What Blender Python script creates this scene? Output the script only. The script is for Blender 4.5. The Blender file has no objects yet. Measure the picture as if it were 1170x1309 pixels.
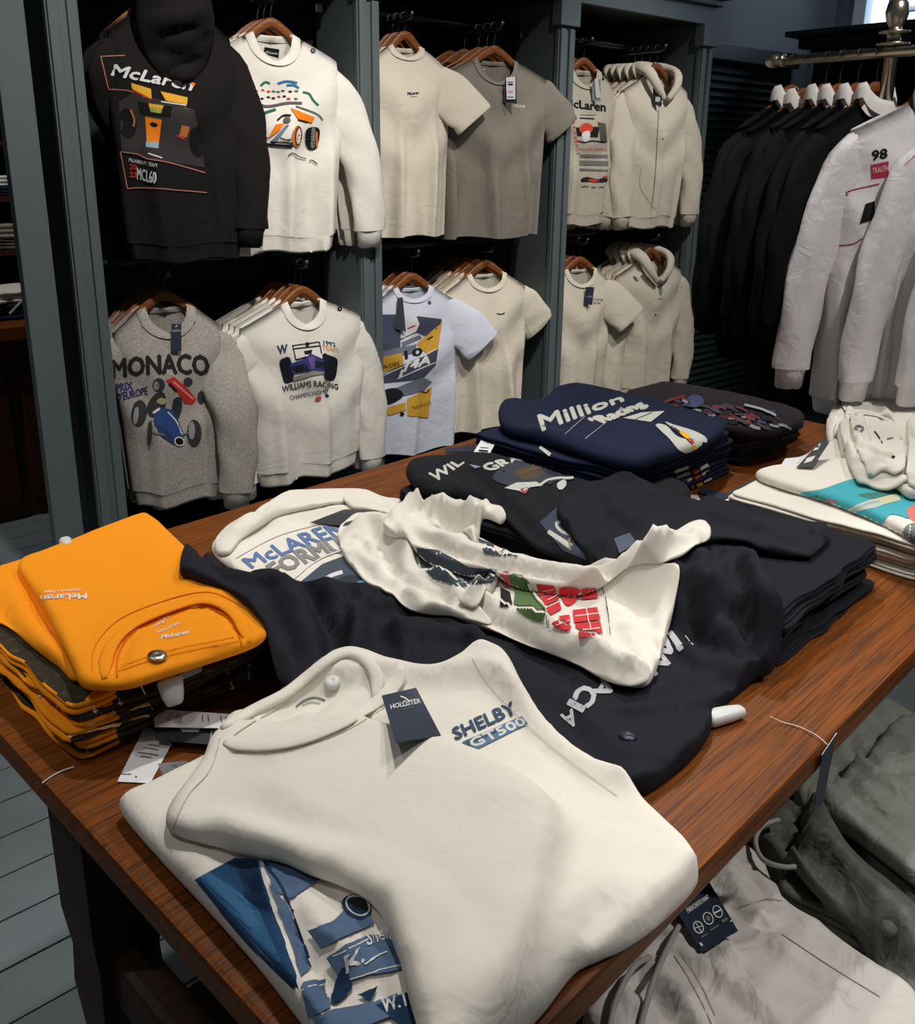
import bpy, bmesh, math, random
import numpy as np
from mathutils import Vector, Matrix
from mathutils.bvhtree import BVHTree
from mathutils.geometry import delaunay_2d_cdt

# ------------------------------------------------------------------ camera
FPX, CXP, CYP, IW, IH = 1177.0, 585.0, 555.0, 1170.0, 1309.0
CAMZ = 1.55
PIT, ROL, YAW = math.radians(16.7), math.radians(0.65), math.radians(41.5)
FW = np.array([math.sin(YAW)*math.cos(PIT), math.cos(YAW)*math.cos(PIT), -math.sin(PIT)])
_r = np.array([math.cos(YAW), -math.sin(YAW), 0.0]); _u = np.cross(_r, FW)
RT = _r*math.cos(ROL)+_u*math.sin(ROL); UP = np.cross(RT, FW)
CAMP = np.array([0.0, 0.0, CAMZ])
scn = bpy.context.scene
COL = scn.collection
cd = bpy.data.cameras.new('camera'); cam = bpy.data.objects.new('camera', cd); COL.objects.link(cam)
cd.sensor_fit = 'HORIZONTAL'; cd.sensor_width = 36.0; cd.lens = 36.0*FPX/IW
cd.shift_y = -(IH/2-CYP)/IW; cd.clip_start = 0.02
m = Matrix(((RT[0], UP[0], -FW[0], 0), (RT[1], UP[1], -FW[1], 0), (RT[2], UP[2], -FW[2], CAMZ), (0, 0, 0, 1)))
cam.matrix_world = m
scn.camera = cam
# ------------------------------------------------------------------ light
scn.view_settings.view_transform = 'Standard'; scn.view_settings.look = 'None'
scn.view_settings.gamma = 1.0; scn.view_settings.use_curve_mapping = False
scn.view_settings.exposure = 0.9
w = bpy.data.worlds.new('world'); scn.world = w; w.use_nodes = True
w.node_tree.nodes['Background'].inputs[0].default_value = (0.62, 0.65, 0.68, 1)
w.node_tree.nodes['Background'].inputs[1].default_value = 0.05
def spot(name, loc, aim, power, angle, blend=0.6, radius=0.05, col=(1.0, 0.965, 0.92)):
    l = bpy.data.lights.new(name, 'SPOT'); l.energy = power; l.spot_size = math.radians(angle)
    l.spot_blend = blend; l.shadow_soft_size = radius; l.color = col
    o = bpy.data.objects.new(name, l); COL.objects.link(o); o.location = loc
    o.rotation_euler = (Vector(aim)-Vector(loc)).to_track_quat('-Z', 'Y').to_euler()
    return o
spot('track_or_fill_spot', (1.05, 1.25, 3.3), (0.75, 0.75, 0.9), 54, 62, 0.7)
spot('track_or_fill_spot', (2.3, 1.75, 3.3), (1.6, 1.05, 0.9), 64, 58, 0.7)
spot('track_or_fill_spot', (1.9, 0.1, 3.3), (1.35, 0.6, 0.8), 29, 62, 0.8)
spot('track_or_fill_spot', (-0.5, 0.5, 3.3), (0.75, 0.7, 0.9), 14, 50, 0.8)
spot('track_or_fill_spot', (0.95, 0.95, 3.3), (1.35, 2.75, 1.15), 104, 58, 0.9)
spot('track_or_fill_spot', (2.0, 0.95, 3.3), (2.3, 2.75, 1.2), 84, 54, 0.9)
spot('track_or_fill_spot', (3.2, 1.1, 3.3), (3.4, 2.75, 1.15), 84, 52, 0.9)
spot('track_or_fill_spot', (2.2, 0.2, 3.3), (2.85, 1.2, 1.25), 60, 46, 0.8, col=(1.0, 0.95, 0.92))
spot('track_or_fill_spot', (1.75, -0.75, 3.3), (1.18, 0.12, 0.6), 82, 34, 0.5)  # fill lamp added to brighten the trousers on the bench
spot('track_or_fill_spot', (-0.7, 1.7, 3.3), (0.0, 2.1, 0.0), 62, 60, 0.8)  # extra lamp added to lift the floor left of the table
spot('track_or_fill_spot', (4.9, 2.2, 3.6), (5.6, 3.1, 2.1), 14, 60, 0.8, col=(0.8, 0.9, 1.0))

# ------------------------------------------------------------------ pixel maths
def ray(px, py):
    return FW+(px-CXP)/FPX*RT-(py-CYP)/FPX*UP
def onz(px, py, z):
    d = ray(px, py); return CAMP+d*((z-CAMZ)/d[2])
def ony(px, py, y):
    d = ray(px, py); return CAMP+d*(y/d[1])
TZ = 0.87
TD = math.radians(4.5)
EX = np.array([math.cos(TD), math.sin(TD)]); EY = np.array([-math.sin(TD), math.cos(TD)])
def L(px, py, h=0.0, z0=TZ):
    P = onz(px, py, z0+h); return (float(P[:2]@EX), float(P[:2]@EY))
def tw(tx, ty, z):
    p = EX*tx+EY*ty; return (float(p[0]), float(p[1]), z)

# ------------------------------------------------------------------ materials
def lin(c):
    return tuple(((v/255.0)/12.92 if v/255.0 <= 0.04045 else ((v/255.0+0.055)/1.055)**2.4) for v in c)+(1.0,)
MATS = {}
def mat(name, col, rough=0.85, kind='plain', col2=None, scale=1.0, bump=0.0, metal=0.0, sheen=0.0):
    if name in MATS: return MATS[name]
    M = bpy.data.materials.new(name); M.use_nodes = True; nt = M.node_tree; N = nt.nodes; K = nt.links
    B = N['Principled BSDF']; B.inputs['Roughness'].default_value = rough; B.inputs['Metallic'].default_value = metal
    c1 = lin(col); B.inputs['Base Color'].default_value = c1
    if kind in ('fabric', 'heather', 'specks') or name.startswith('print_'): B.inputs['Specular IOR Level'].default_value = 0.18 if 'nylon' not in name else 0.45
    if sheen: B.inputs['Sheen Weight'].default_value = sheen; B.inputs['Sheen Roughness'].default_value = 0.6
    if kind != 'plain':
        tc = N.new('ShaderNodeTexCoord'); mp = N.new('ShaderNodeMapping'); K.new(tc.outputs['Object'], mp.inputs[0])
        mix = N.new('ShaderNodeMix'); mix.data_type = 'RGBA'
        mix.inputs[6].default_value = c1; mix.inputs[7].default_value = lin(col2 or tuple(v*0.9 for v in col))
        K.new(mix.outputs[2], B.inputs['Base Color'])
    if kind == 'fabric':
        n1 = N.new('ShaderNodeTexNoise'); n1.inputs['Scale'].default_value = 9*scale; n1.inputs['Detail'].default_value = 4
        K.new(mp.outputs[0], n1.inputs[0]); K.new(n1.outputs['Fac'], mix.inputs[0])
        n2 = N.new('ShaderNodeTexNoise'); n2.inputs['Scale'].default_value = 900; n2.inputs['Detail'].default_value = 2
        K.new(mp.outputs[0], n2.inputs[0])
        n3 = N.new('ShaderNodeTexNoise'); n3.inputs['Scale'].default_value = 14; n3.inputs['Detail'].default_value = 3
        n3.inputs['Distortion'].default_value = 1.2
        if bump >= 2: n3.noise_type = 'RIDGED_MULTIFRACTAL'; n3.inputs['Scale'].default_value = 7; n3.inputs['Detail'].default_value = 2; n3.inputs['Distortion'].default_value = 0.5
        K.new(mp.outputs[0], n3.inputs[0])
        b2 = N.new('ShaderNodeBump'); b2.inputs['Strength'].default_value = 0.18; b2.inputs['Distance'].default_value = 0.001
        b3 = N.new('ShaderNodeBump'); b3.inputs['Strength'].default_value = 0.35*max(bump, 0.01); b3.inputs['Distance'].default_value = 0.02
        K.new(n2.outputs['Fac'], b2.inputs['Height']); K.new(n3.outputs['Fac'], b3.inputs['Height'])
        K.new(b3.outputs[0], b2.inputs['Normal']); K.new(b2.outputs[0], B.inputs['Normal'])
    if kind == 'heather':
        n1 = N.new('ShaderNodeTexNoise'); n1.inputs['Scale'].default_value = 420; n1.inputs['Detail'].default_value = 3
        mp.inputs['Scale'].default_value = (1, 1, 0.45)
        K.new(mp.outputs[0], n1.inputs[0])
        rp = N.new('ShaderNodeValToRGB'); rp.color_ramp.elements[0].position = 0.35; rp.color_ramp.elements[1].position = 0.65
        K.new(n1.outputs['Fac'], rp.inputs[0]); K.new(rp.outputs[0], mix.inputs[0])
        b2 = N.new('ShaderNodeBump'); b2.inputs['Strength'].default_value = 0.2; b2.inputs['Distance'].default_value = 0.002
        K.new(n1.outputs['Fac'], b2.inputs['Height']); K.new(b2.outputs[0], B.inputs['Normal'])
    if kind == 'wood':
        B.inputs['Specular IOR Level'].default_value = 0.28
        mp.inputs['Scale'].default_value = (1.2*scale, 16*scale, 16*scale)
        n1 = N.new('ShaderNodeTexNoise'); n1.inputs['Scale'].default_value = 3.2; n1.inputs['Detail'].default_value = 7
        n1.inputs['Distortion'].default_value = 0.9; K.new(mp.outputs[0], n1.inputs[0])
        rp = N.new('ShaderNodeValToRGB'); rp.color_ramp.elements[0].position = 0.36; rp.color_ramp.elements[1].position = 0.66
        K.new(n1.outputs['Fac'], rp.inputs[0])
        mp2 = N.new('ShaderNodeMapping'); mp2.inputs['Scale'].default_value = (4*scale, 170*scale, 170*scale); K.new(tc.outputs['Object'], mp2.inputs[0])
        n2 = N.new('ShaderNodeTexNoise'); n2.inputs['Scale'].default_value = 2.2; n2.inputs['Detail'].default_value = 3; K.new(mp2.outputs[0], n2.inputs[0])
        ma = N.new('ShaderNodeMath'); ma.operation = 'MULTIPLY_ADD'; ma.inputs[1].default_value = 0.45
        ms = N.new('ShaderNodeMath'); ms.operation = 'MULTIPLY'; ms.inputs[1].default_value = 0.85
        r2 = N.new('ShaderNodeValToRGB'); r2.color_ramp.elements[0].position = 0.40; r2.color_ramp.elements[1].position = 0.68
        K.new(n2.outputs['Fac'], r2.inputs[0]); K.new(r2.outputs[0], ms.inputs[0]); K.new(rp.outputs[0], ma.inputs[0]); K.new(ms.outputs[0], ma.inputs[2])
        K.new(ma.outputs[0], mix.inputs[0])
        b = N.new('ShaderNodeBump'); b.inputs['Strength'].default_value = 0.12; b.inputs['Distance'].default_value = 0.002
        K.new(ma.outputs[0], b.inputs['Height']); K.new(b.outputs[0], B.inputs['Normal'])
    if kind == 'paint':
        n1 = N.new('ShaderNodeTexNoise'); n1.inputs['Scale'].default_value = 2.2*scale; n1.inputs['Detail'].default_value = 6
        K.new(mp.outputs[0], n1.inputs[0]); K.new(n1.outputs['Fac'], mix.inputs[0])
        n2 = N.new('ShaderNodeTexNoise'); n2.inputs['Scale'].default_value = 60; n2.inputs['Detail'].default_value = 4; K.new(mp.outputs[0], n2.inputs[0])
        b = N.new('ShaderNodeBump'); b.inputs['Strength'].default_value = max(bump, 0.05); b.inputs['Distance'].default_value = 0.004
        K.new(n2.outputs['Fac'], b.inputs['Height']); K.new(b.outputs[0], B.inputs['Normal'])
    if kind == 'specks':      # printed fabric with scattered light marks and rust tints
        n1 = N.new('ShaderNodeTexNoise'); n1.inputs['Scale'].default_value = 70*scale; n1.inputs['Detail'].default_value = 5; K.new(mp.outputs[0], n1.inputs[0])
        rp = N.new('ShaderNodeValToRGB'); rp.color_ramp.elements[0].position = 0.55; rp.color_ramp.elements[1].position = 0.72
        K.new(n1.outputs['Fac'], rp.inputs[0]); K.new(rp.outputs[0], mix.inputs[0])
    MATS[name] = M; return M
CREAM = mat('cream_cotton', (233, 228, 217), 0.9, 'fabric', (226, 220, 208), bump=0.5)
WHITE = mat('white_cotton', (232, 229, 222), 0.9, 'fabric', (224, 221, 213), bump=0.5)
OATM = mat('oatmeal_cotton', (222, 212, 194), 0.9, 'fabric', (212, 202, 183), bump=0.6)
PURE = mat('cool_white_cotton', (214, 218, 228), 0.9, 'fabric', (204, 209, 222), bump=0.6)
GREYT = mat('stone_grey_cotton', (134, 127, 116), 0.9, 'fabric', (126, 119, 109), bump=0.5)
HEATH = mat('heather_grey_fleece', (190, 184, 174), 0.95, 'heather', (142, 136, 128))
HEATH2 = mat('heather_cream_fleece', (205, 196, 180), 0.95, 'heather', (172, 162, 146))
BLACKF = mat('washed_black_fleece', (32, 28, 29), 0.92, 'fabric', (27, 24, 25), bump=0.6)
INK = mat('ink_black_cotton', (25, 25, 32), 0.85, 'fabric', (21, 21, 27), bump=0.8)
FADE = mat('faded_black_cotton', (30, 32, 37), 0.9, 'fabric', (25, 27, 31), bump=0.5)
NAVY = mat('navy_cotton', (29, 37, 62), 0.88, 'fabric', (25, 32, 54), bump=0.4)
NAVYJ = mat('dark_navy_twill', (11, 12, 16), 0.85, 'fabric', (8, 9, 12), bump=0.6)
WNYL = mat('white_nylon', (226, 223, 224), 0.42, 'fabric', (214, 211, 213), bump=0.8)
CRUMP = mat('crumpled_cream_cotton', (233, 228, 217), 0.9, 'fabric', (226, 220, 208), bump=2.0)
INKC = mat('crumpled_ink_cotton', (29, 29, 37), 0.8, 'fabric', (24, 24, 31), bump=2.2)
ORANGE = mat('orange_cotton', (246, 152, 26), 0.88, 'fabric', (241, 145, 20), bump=0.4)
BROWNP = mat('dark_olive_print', (56, 49, 38), 0.9, 'specks', (84, 74, 55))
BURG = mat('charcoal_burgundy_print', (50, 44, 48), 0.9, 'fabric', (40, 34, 40), scale=2, bump=0.4)
LGREYP = mat('light_grey_nylon', (204, 200, 193), 0.6, 'fabric', (193, 188, 181), bump=1.4)
OLIVEP = mat('olive_grey_nylon', (134, 136, 128), 0.62, 'fabric', (124, 126, 118), bump=1.4)
OLIVED = mat('dark_olive_nylon', (88, 90, 84), 0.62, 'fabric', (79, 81, 75), bump=1.4)
CORD = mat('grey_cord', (150, 148, 142), 0.8)
WOODT = mat('table_wood', (132, 70, 10), 0.52, 'wood', (78, 40, 5))
WOODD = mat('dark_table_wood', (50, 30, 19), 0.6, 'wood', (32, 19, 12))
WOODH = mat('hanger_wood', (146, 88, 46), 0.35, 'wood', (104, 58, 28), scale=2)
WOODR = mat('red_brown_wood', (82, 44, 30), 0.5, 'wood', (52, 27, 18))
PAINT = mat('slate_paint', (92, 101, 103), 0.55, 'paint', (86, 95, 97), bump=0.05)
PAINTD = mat('dark_or_shaded_slate', (26, 30, 31), 0.6, 'paint', (22, 26, 27))  # dark slate; inside the display cabinet it paints in the unlit shade
SLATP = mat('shutter_green_grey', (38, 50, 52), 0.6, 'paint', (33, 45, 47))
WALLP = mat('wall_blue_grey', (98, 103, 106), 0.8, 'paint', (93, 98, 101))
FLOORP = mat('floor_grey_paint', (128, 137, 140), 0.5, 'paint', (104, 114, 118), scale=3, bump=0.35)
GAP = mat('floor_gap_dark', (24, 28, 30), 0.9)
STEEL = mat('brushed_nickel', (186, 178, 160), 0.3, metal=1.0)
DSTEEL = mat('dark_metal_rail', (80, 82, 82), 0.4, metal=1.0)
PLAST = mat('pale_plastic', (208, 210, 208), 0.4)
PAPER = mat('white_card', (236, 236, 238), 0.7)
PAPERG = mat('grey_card', (150, 152, 156), 0.7)
TAGN = mat('navy_card', (26, 40, 60), 0.55)
TAGB = mat('charcoal_card', (46, 48, 52), 0.6)
BLKP = mat('black_plastic', (14, 14, 15), 0.45)
CLEAR = mat('clear_thread', (225, 220, 210), 0.4)
_pc = {}
def ink(r, g, b):
    k = (r, g, b)
    if k not in _pc: _pc[k] = mat('print_%02x%02x%02x' % k, k, 0.85)
    return _pc[k]

# ------------------------------------------------------------------ objects
def mesh_obj(name, verts, faces, mats, parent=None, base=(0, 0, 0), smooth=True, midx=None):
    me = bpy.data.meshes.new(name)
    v = np.asarray(verts, float)-np.asarray(base, float)
    me.from_pydata([tuple(p) for p in v], [], faces)
    if not isinstance(mats, (list, tuple)): mats = [mats]
    for q in mats: me.materials.append(q)
    if smooth: me.polygons.foreach_set('use_smooth', [True]*len(me.polygons))
    if midx is not None: me.polygons.foreach_set('material_index', midx)
    me.update()
    o = bpy.data.objects.new(name, me); COL.objects.link(o)
    if parent is not None: o.parent = parent
    else: o.location = base
    return o
def tag(o, label, cat, group=None):
    o['label'] = label; o['category'] = cat
    if group: o['group'] = group
    return o
def thing(name, label, cat, loc=(0, 0, 0), group=None, rz=0.0):
    o = bpy.data.objects.new(name, None); COL.objects.link(o); o.location = loc; o.rotation_euler = (0, 0, rz)
    o.empty_display_size = 0.05
    return tag(o, label, cat, group)
def struct(name):
    o = bpy.data.objects.new(name, None); COL.objects.link(o); o['kind'] = 'structure'; return o
def copy_tree(o, parent=None):
    c = o.copy(); COL.objects.link(c)
    if parent is not None: c.parent = parent
    for ch in o.children: copy_tree(ch, c)
    return c
def box_data(x0, x1, y0, y1, z0, z1, bev=0.0):
    bm = bmesh.new(); bmesh.ops.create_cube(bm, size=1.0)
    for v in bm.verts:
        v.co = Vector((x0 if v.co.x < 0 else x1, y0 if v.co.y < 0 else y1, z0 if v.co.z < 0 else z1))
    if bev: bmesh.ops.bevel(bm, geom=list(bm.edges), offset=bev, segments=2, affect='EDGES', profile=0.6)
    bm.verts.index_update()
    V = [tuple(v.co) for v in bm.verts]; F = [[v.index for v in f.verts] for f in bm.faces]; bm.free()
    return V, F
def box(name, x0, x1, y0, y1, z0, z1, m, parent=None, bev=0.0, base=(0, 0, 0)):
    V, F = box_data(x0, x1, y0, y1, z0, z1, bev)
    return mesh_obj(name, V, F, m, parent, base, smooth=False)
def tube_data(path, rad, seg=8, cap=True, flat=None):
    P = np.asarray(path, float); n = len(P)
    R = rad if hasattr(rad, '__len__') else [rad]*n
    V, F = [], []; prev = None
    for i in range(n):
        t = P[min(i+1, n-1)]-P[max(i-1, 0)]; t /= (np.linalg.norm(t)+1e-12)
        if prev is None:
            a = np.array([0, 0, 1.0]) if abs(t[2]) < 0.9 else np.array([1.0, 0, 0])
        else: a = prev
        b = np.cross(t, a); b /= np.linalg.norm(b)+1e-12; a = np.cross(b, t); prev = a
        f = flat if flat else (1, 1)
        for k in range(seg):
            q = 2*math.pi*k/seg
            V.append(P[i]+R[i]*(f[0]*math.cos(q)*a+f[1]*math.sin(q)*b))
    for i in range(n-1):
        for k in range(seg):
            k2 = (k+1) % seg
            F.append((i*seg+k, i*seg+k2, (i+1)*seg+k2, (i+1)*seg+k))
    if cap: F.append(tuple(range(seg))[::-1]); F.append(tuple((n-1)*seg+k for k in range(seg)))
    return V, F
def smooth_path(pts, n=8, closed=False):
    P = np.asarray(pts, float); m_ = len(P); out = []
    rng = range(m_ if closed else m_-1)
    for i in rng:
        if closed: p0, p1, p2, p3 = P[(i-1) % m_], P[i], P[(i+1) % m_], P[(i+2) % m_]
        else: p0, p1, p2, p3 = P[max(i-1, 0)], P[i], P[i+1], P[min(i+2, m_-1)]
        for k in range(n):
            t = k/n
            out.append(0.5*((2*p1)+(-p0+p2)*t+(2*p0-5*p1+4*p2-p3)*t*t+(-p0+3*p1-3*p2+p3)*t**3))
    if not closed: out.append(P[-1])
    return np.array(out)
def resample(P, step, closed=False):
    P = np.asarray(P, float)
    Q = np.vstack([P, P[:1]]) if closed else P
    d = np.r_[0, np.cumsum(np.linalg.norm(np.diff(Q, axis=0), axis=1))]
    n = max(3, int(round(d[-1]/step)))
    s = np.linspace(0, d[-1], n+1)[:-1] if closed else np.linspace(0, d[-1], n+1)
    return np.stack([np.interp(s, d, Q[:, k]) for k in range(Q.shape[1])], 1)
def lathe_data(prof, cx, cy, seg=20):
    V, F = [], []
    for r, z in prof:
        for k in range(seg):
            a = 2*math.pi*k/seg; V.append((cx+r*math.cos(a), cy+r*math.sin(a), z))
    for i in range(len(prof)-1):
        for k in range(seg):
            k2 = (k+1) % seg; F.append((i*seg+k, i*seg+k2, (i+1)*seg+k2, (i+1)*seg+k))
    F.append(tuple(range(seg))[::-1]); F.append(tuple((len(prof)-1)*seg+k for k in range(seg)))
    return V, F

# ------------------------------------------------------------------ prints laid on a surface
def world_polys(objs):
    V, F = [], []
    for o in objs:
        off = len(V); b = Vector(o.location)
        p = o.parent
        while p is not None: b = b+Vector(p.location); p = p.parent
        V += [tuple(Vector(v.co)+b) for v in o.data.vertices]
        F += [tuple(i+off for i in f.vertices) for f in o.data.polygons]
    return V, F
def bvh_of(*objs):
    V, F = world_polys(objs); return BVHTree.FromPolygons(V, F)
def cast(bvh, px, py):
    d = ray(px, py); d = Vector(d/np.linalg.norm(d))
    h = bvh.ray_cast(Vector(CAMP), d)
    if h[0] is None: return None
    n = h[1]
    if n.dot(d) > 0: n = -n
    return h[0], n
def text2d(body, bold=0.0, shear=0.0):
    cu = bpy.data.curves.new('t', 'FONT'); cu.body = body; cu.offset = bold; cu.shear = shear; cu.resolution_u = 2
    o = bpy.data.objects.new('t', cu); COL.objects.link(o)
    dg = bpy.context.evaluated_depsgraph_get(); ev = o.evaluated_get(dg); me = ev.to_mesh()
    V = np.array([(v.co.x, v.co.y) for v in me.vertices]); F = [tuple(p.vertices) for p in me.polygons]
    ev.to_mesh_clear(); bpy.data.objects.remove(o); bpy.data.curves.remove(cu)
    V = (V-V.min(0))/(np.ptp(V, axis=0)+1e-9)
    return V, F
def shape_px(sh):
    """returns (V2 px array, faces, is_textlike)"""
    k = sh[0]
    if k == 'text':
        _, body, q = sh[:3]; opt = sh[3] if len(sh) > 3 else {}
        V, F = text2d(body, 0.0, opt.get('shear', 0.0))
        bl, br, tr, tl = [np.array(c, float) for c in q]
        u = V[:, :1]; v = V[:, 1:]
        arc = opt.get('arc', 0.0)
        P = bl*(1-u)*(1-v)+br*u*(1-v)+tr*u*v+tl*(1-u)*v
        if arc: P = P+np.array([[0, -arc]])*(4*u*(1-u))
        fat = min(opt.get('bold', 0.0)*2.4, 0.06)*np.linalg.norm(tl-bl)
        if fat > 0.15:                       # heavier strokes: the same letters laid a hair apart
            n = len(P); ofs = ((fat, 0), (-fat, 0), (0, fat), (0, -fat))
            F = [tuple(i+n*k for i in f) for k in range(4) for f in F]; P = np.vstack([P+np.array([o]) for o in ofs])
        return P, F
    if k == 'line':
        P = resample(smooth_path(sh[1], 6) if len(sh[1]) > 2 else np.array(sh[1], float), 3.0)
        t = np.gradient(P, axis=0); t /= np.linalg.norm(t, axis=1)[:, None]+1e-9
        nn = np.stack([-t[:, 1], t[:, 0]], 1)*sh[2]/2
        V = np.vstack([P+nn, P-nn]); n = len(P)
        return V, [(i, i+1, n+i+1, n+i) for i in range(n-1)]
    if k == 'ell':
        _, cx, cy, rx, ry, rot = sh
        a = np.linspace(0, 2*math.pi, 20, endpoint=False); c, s = math.cos(rot), math.sin(rot)
        x = rx*np.cos(a); y = ry*np.sin(a)
        pts = np.stack([cx+x*c-y*s, cy+x*s+y*c], 1)
    elif k == 'ring':
        _, cx, cy, rx, ry, rot, wd = sh
        a = np.linspace(0, 2*math.pi, 24, endpoint=False); c, s = math.cos(rot), math.sin(rot); V = []
        for f in (0, 1):
            x = (rx-wd*f)*np.cos(a); y = (ry-wd*f)*np.sin(a); V.append(np.stack([cx+x*c-y*s, cy+x*s+y*c], 1))
        V = np.vstack(V); n = 24
        return V, [(i, (i+1) % n, n+(i+1) % n, n+i) for i in range(n)]
    else:
        pts = np.array(sh[1], float)
        if k == 'blob': pts = smooth_path(pts, 5, True)
    step = 4.0
    pts = resample(pts, step, True) if k != 'poly' else np.vstack([resample(np.array([pts[i], pts[(i+1) % len(pts)]]), step)[:-1] for i in range(len(pts))])
    lo, hi = pts.min(0), pts.max(0); n = len(pts)
    g = np.stack(np.meshgrid(np.arange(lo[0]+2, hi[0], step), np.arange(lo[1]+2, hi[1], step)), -1).reshape(-1, 2)
    g = g[inside(g, pts)] if len(g) else g
    if len(g): g = g[dist_poly(g, pts, True) > 1.2]
    allv = [Vector(p) for p in pts]+[Vector(p) for p in g]
    r = delaunay_2d_cdt(allv, [], [list(range(n))], 1, 1e-5)
    return np.array([tuple(v) for v in r[0]]), [tuple(f) for f in r[2]]
def subdivide_px(V, F, lim):
    bm = bmesh.new(); vs = [bm.verts.new((p[0], p[1], 0)) for p in V]
    for f in F:
        try: bm.faces.new([vs[i] for i in f])
        except ValueError: pass
    for _ in range(5):
        E = [e for e in bm.edges if e.calc_length() > lim]
        if not E: break
        bmesh.ops.subdivide_edges(bm, edges=E, cuts=1); bmesh.ops.triangulate(bm, faces=[f for f in bm.faces if len(f.verts) > 3])
    bm.verts.index_update()
    V = np.array([(v.co.x, v.co.y) for v in bm.verts]); F = [tuple(v.index for v in f.verts) for f in bm.faces]; bm.free()
    return V, F
def _bbox(sh):
    if sh[0] == 'text': q = np.array(sh[2], float)
    elif sh[0] in ('ell', 'ring'): q = np.array([[sh[1]-sh[3], sh[2]-sh[4]], [sh[1]+sh[3], sh[2]+sh[4]]])
    else: q = np.array(sh[1], float)
    return np.r_[q.min(0), q.max(0)]
def decal(name, root, bvh, shapes, gap=9.0, **kw):
    """splits a print into pieces that lie apart, each a part of its own"""
    bb = [_bbox(s[1]) for s in shapes]; n = len(bb); lab = list(range(n))
    def find(i):
        while lab[i] != i: i = lab[i]
        return i
    for i in range(n):
        for j in range(i):
            a, b = bb[i], bb[j]
            if max(a[0]-b[2], b[0]-a[2], a[1]-b[3], b[1]-a[3]) < gap: lab[find(i)] = find(j)
    for k in sorted({find(i) for i in range(n)}):
        decal1(name, root, bvh, [s for i, s in enumerate(shapes) if find(i) == k], **kw)
def decal1(name, root, bvh, shapes, lift=0.0013, dl=0.00012, lim=5.0, maxgap=0.04):
    """shapes: (material, shape) drawn in photo pixels, laid onto the cloth"""
    VV, FF, MI, mats = [], [], [], []
    dl = min(dl, 0.005/len(shapes)); base = np.array(root.location)
    for li, (mt, sh) in enumerate(shapes):
        V2, F = shape_px(sh); V2, F = subdivide_px(V2, F, lim)
        hit = [cast(bvh, p[0], p[1]) for p in V2]
        if mt not in mats: mats.append(mt)
        off = len(VV); P3 = []
        for h in hit:
            P3.append(None if h is None else np.array(h[0]+h[1]*(lift+dl*li)))
            VV.append(P3[-1] if P3[-1] is not None else base)
        for f in F:
            if any(P3[i] is None for i in f): continue
            if max(np.linalg.norm(P3[f[a]]-P3[f[a-1]]) for a in range(len(f))) > maxgap: continue
            FF.append(tuple(i+off for i in f)); MI.append(mats.index(mt))
    if not FF: print('EMPTY DECAL', name, root['label']); return None
    used = sorted({i for f in FF for i in f}); mp_ = {j: i for i, j in enumerate(used)}
    return mesh_obj(name, [VV[i] for i in used], [tuple(mp_[i] for i in f) for f in FF], mats, root, base, True, MI)

# ------------------------------------------------------------------ 2D helpers for cloth
def inside(pts, poly):
    x, y = pts[:, 0], pts[:, 1]; c = np.zeros(len(pts), bool); n = len(poly); j = n-1
    for i in range(n):
        xi, yi = poly[i]; xj, yj = poly[j]
        cond = (yi > y) != (yj > y)
        if cond.any(): c ^= cond & (x < (xj-xi)*(y-yi)/(yj-yi+1e-15)+xi)
        j = i
    return c
def dist_poly(pts, poly, closed):
    A = np.asarray(poly, float); B = np.roll(A, -1, 0) if closed else A[1:]
    if not closed: A = A[:-1]
    d = np.full(len(pts), 1e9)
    for s in range(0, len(pts), 4000):
        p = pts[s:s+4000, None, :]; ab = (B-A)[None]; ap = p-A[None]
        t = np.clip((ap*ab).sum(-1)/((ab*ab).sum(-1)+1e-15), 0, 1)
        d[s:s+4000] = np.sqrt((((ap-t[..., None]*ab)**2).sum(-1)).min(1))
    return d
def polyline_param(pts, poly):
    A = np.asarray(poly, float); seg = np.linalg.norm(np.diff(A, axis=0), axis=1); cum = np.r_[0, np.cumsum(seg)]
    best = np.full(len(pts), 1e9); par = np.zeros(len(pts))
    for i in range(len(A)-1):
        ab = A[i+1]-A[i]; t = np.clip(((pts-A[i])@ab)/(ab@ab+1e-15), 0, 1)
        d = np.linalg.norm(pts-A[i]-t[:, None]*ab, axis=1); k = d < best
        best[k] = d[k]; par[k] = (cum[i]+t[k]*seg[i])/cum[-1]
    return best, par
def wrinkle(P, seed, freq, amp, ang=None):
    rs = np.random.RandomState(seed); z = np.zeros(len(P))
    wx = P[:, 0]+0.03*np.sin(P[:, 1]*17+seed)+0.012*np.sin(P[:, 0]*41+P[:, 1]*29+seed); wy = P[:, 1]+0.03*np.sin(P[:, 0]*15+seed*2)+0.012*np.sin(P[:, 1]*37-P[:, 0]*31)
    for k in range(5):
        a = rs.uniform(0, 2*math.pi) if ang is None else ang+rs.normal(0, 0.25)
        f = freq*rs.uniform(0.5, 1.6)
        z += 0.8*np.sin((wx*math.cos(a)+wy*math.sin(a))*f*2*math.pi+rs.uniform(0, 6.28))/(0.6+f/freq)
    for k in range(6):                       # sharp creases that come and go
        a = rs.uniform(0, 2*math.pi) if ang is None else ang+rs.normal(0, 0.35)
        b = rs.uniform(0, 2*math.pi); f = freq*rs.uniform(0.5, 1.3)
        m_ = np.clip(np.sin((P[:, 0]*math.cos(b)+P[:, 1]*math.sin(b))*freq*4+rs.uniform(0, 6.28))*1.6-0.2, 0, 1)
        s_ = np.abs(np.sin((wx*math.cos(a)+wy*math.sin(a))*f*math.pi+rs.uniform(0, 6.28)))
        z += 1.9*m_*(1-s_)**3
    return z*amp*0.42
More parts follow.
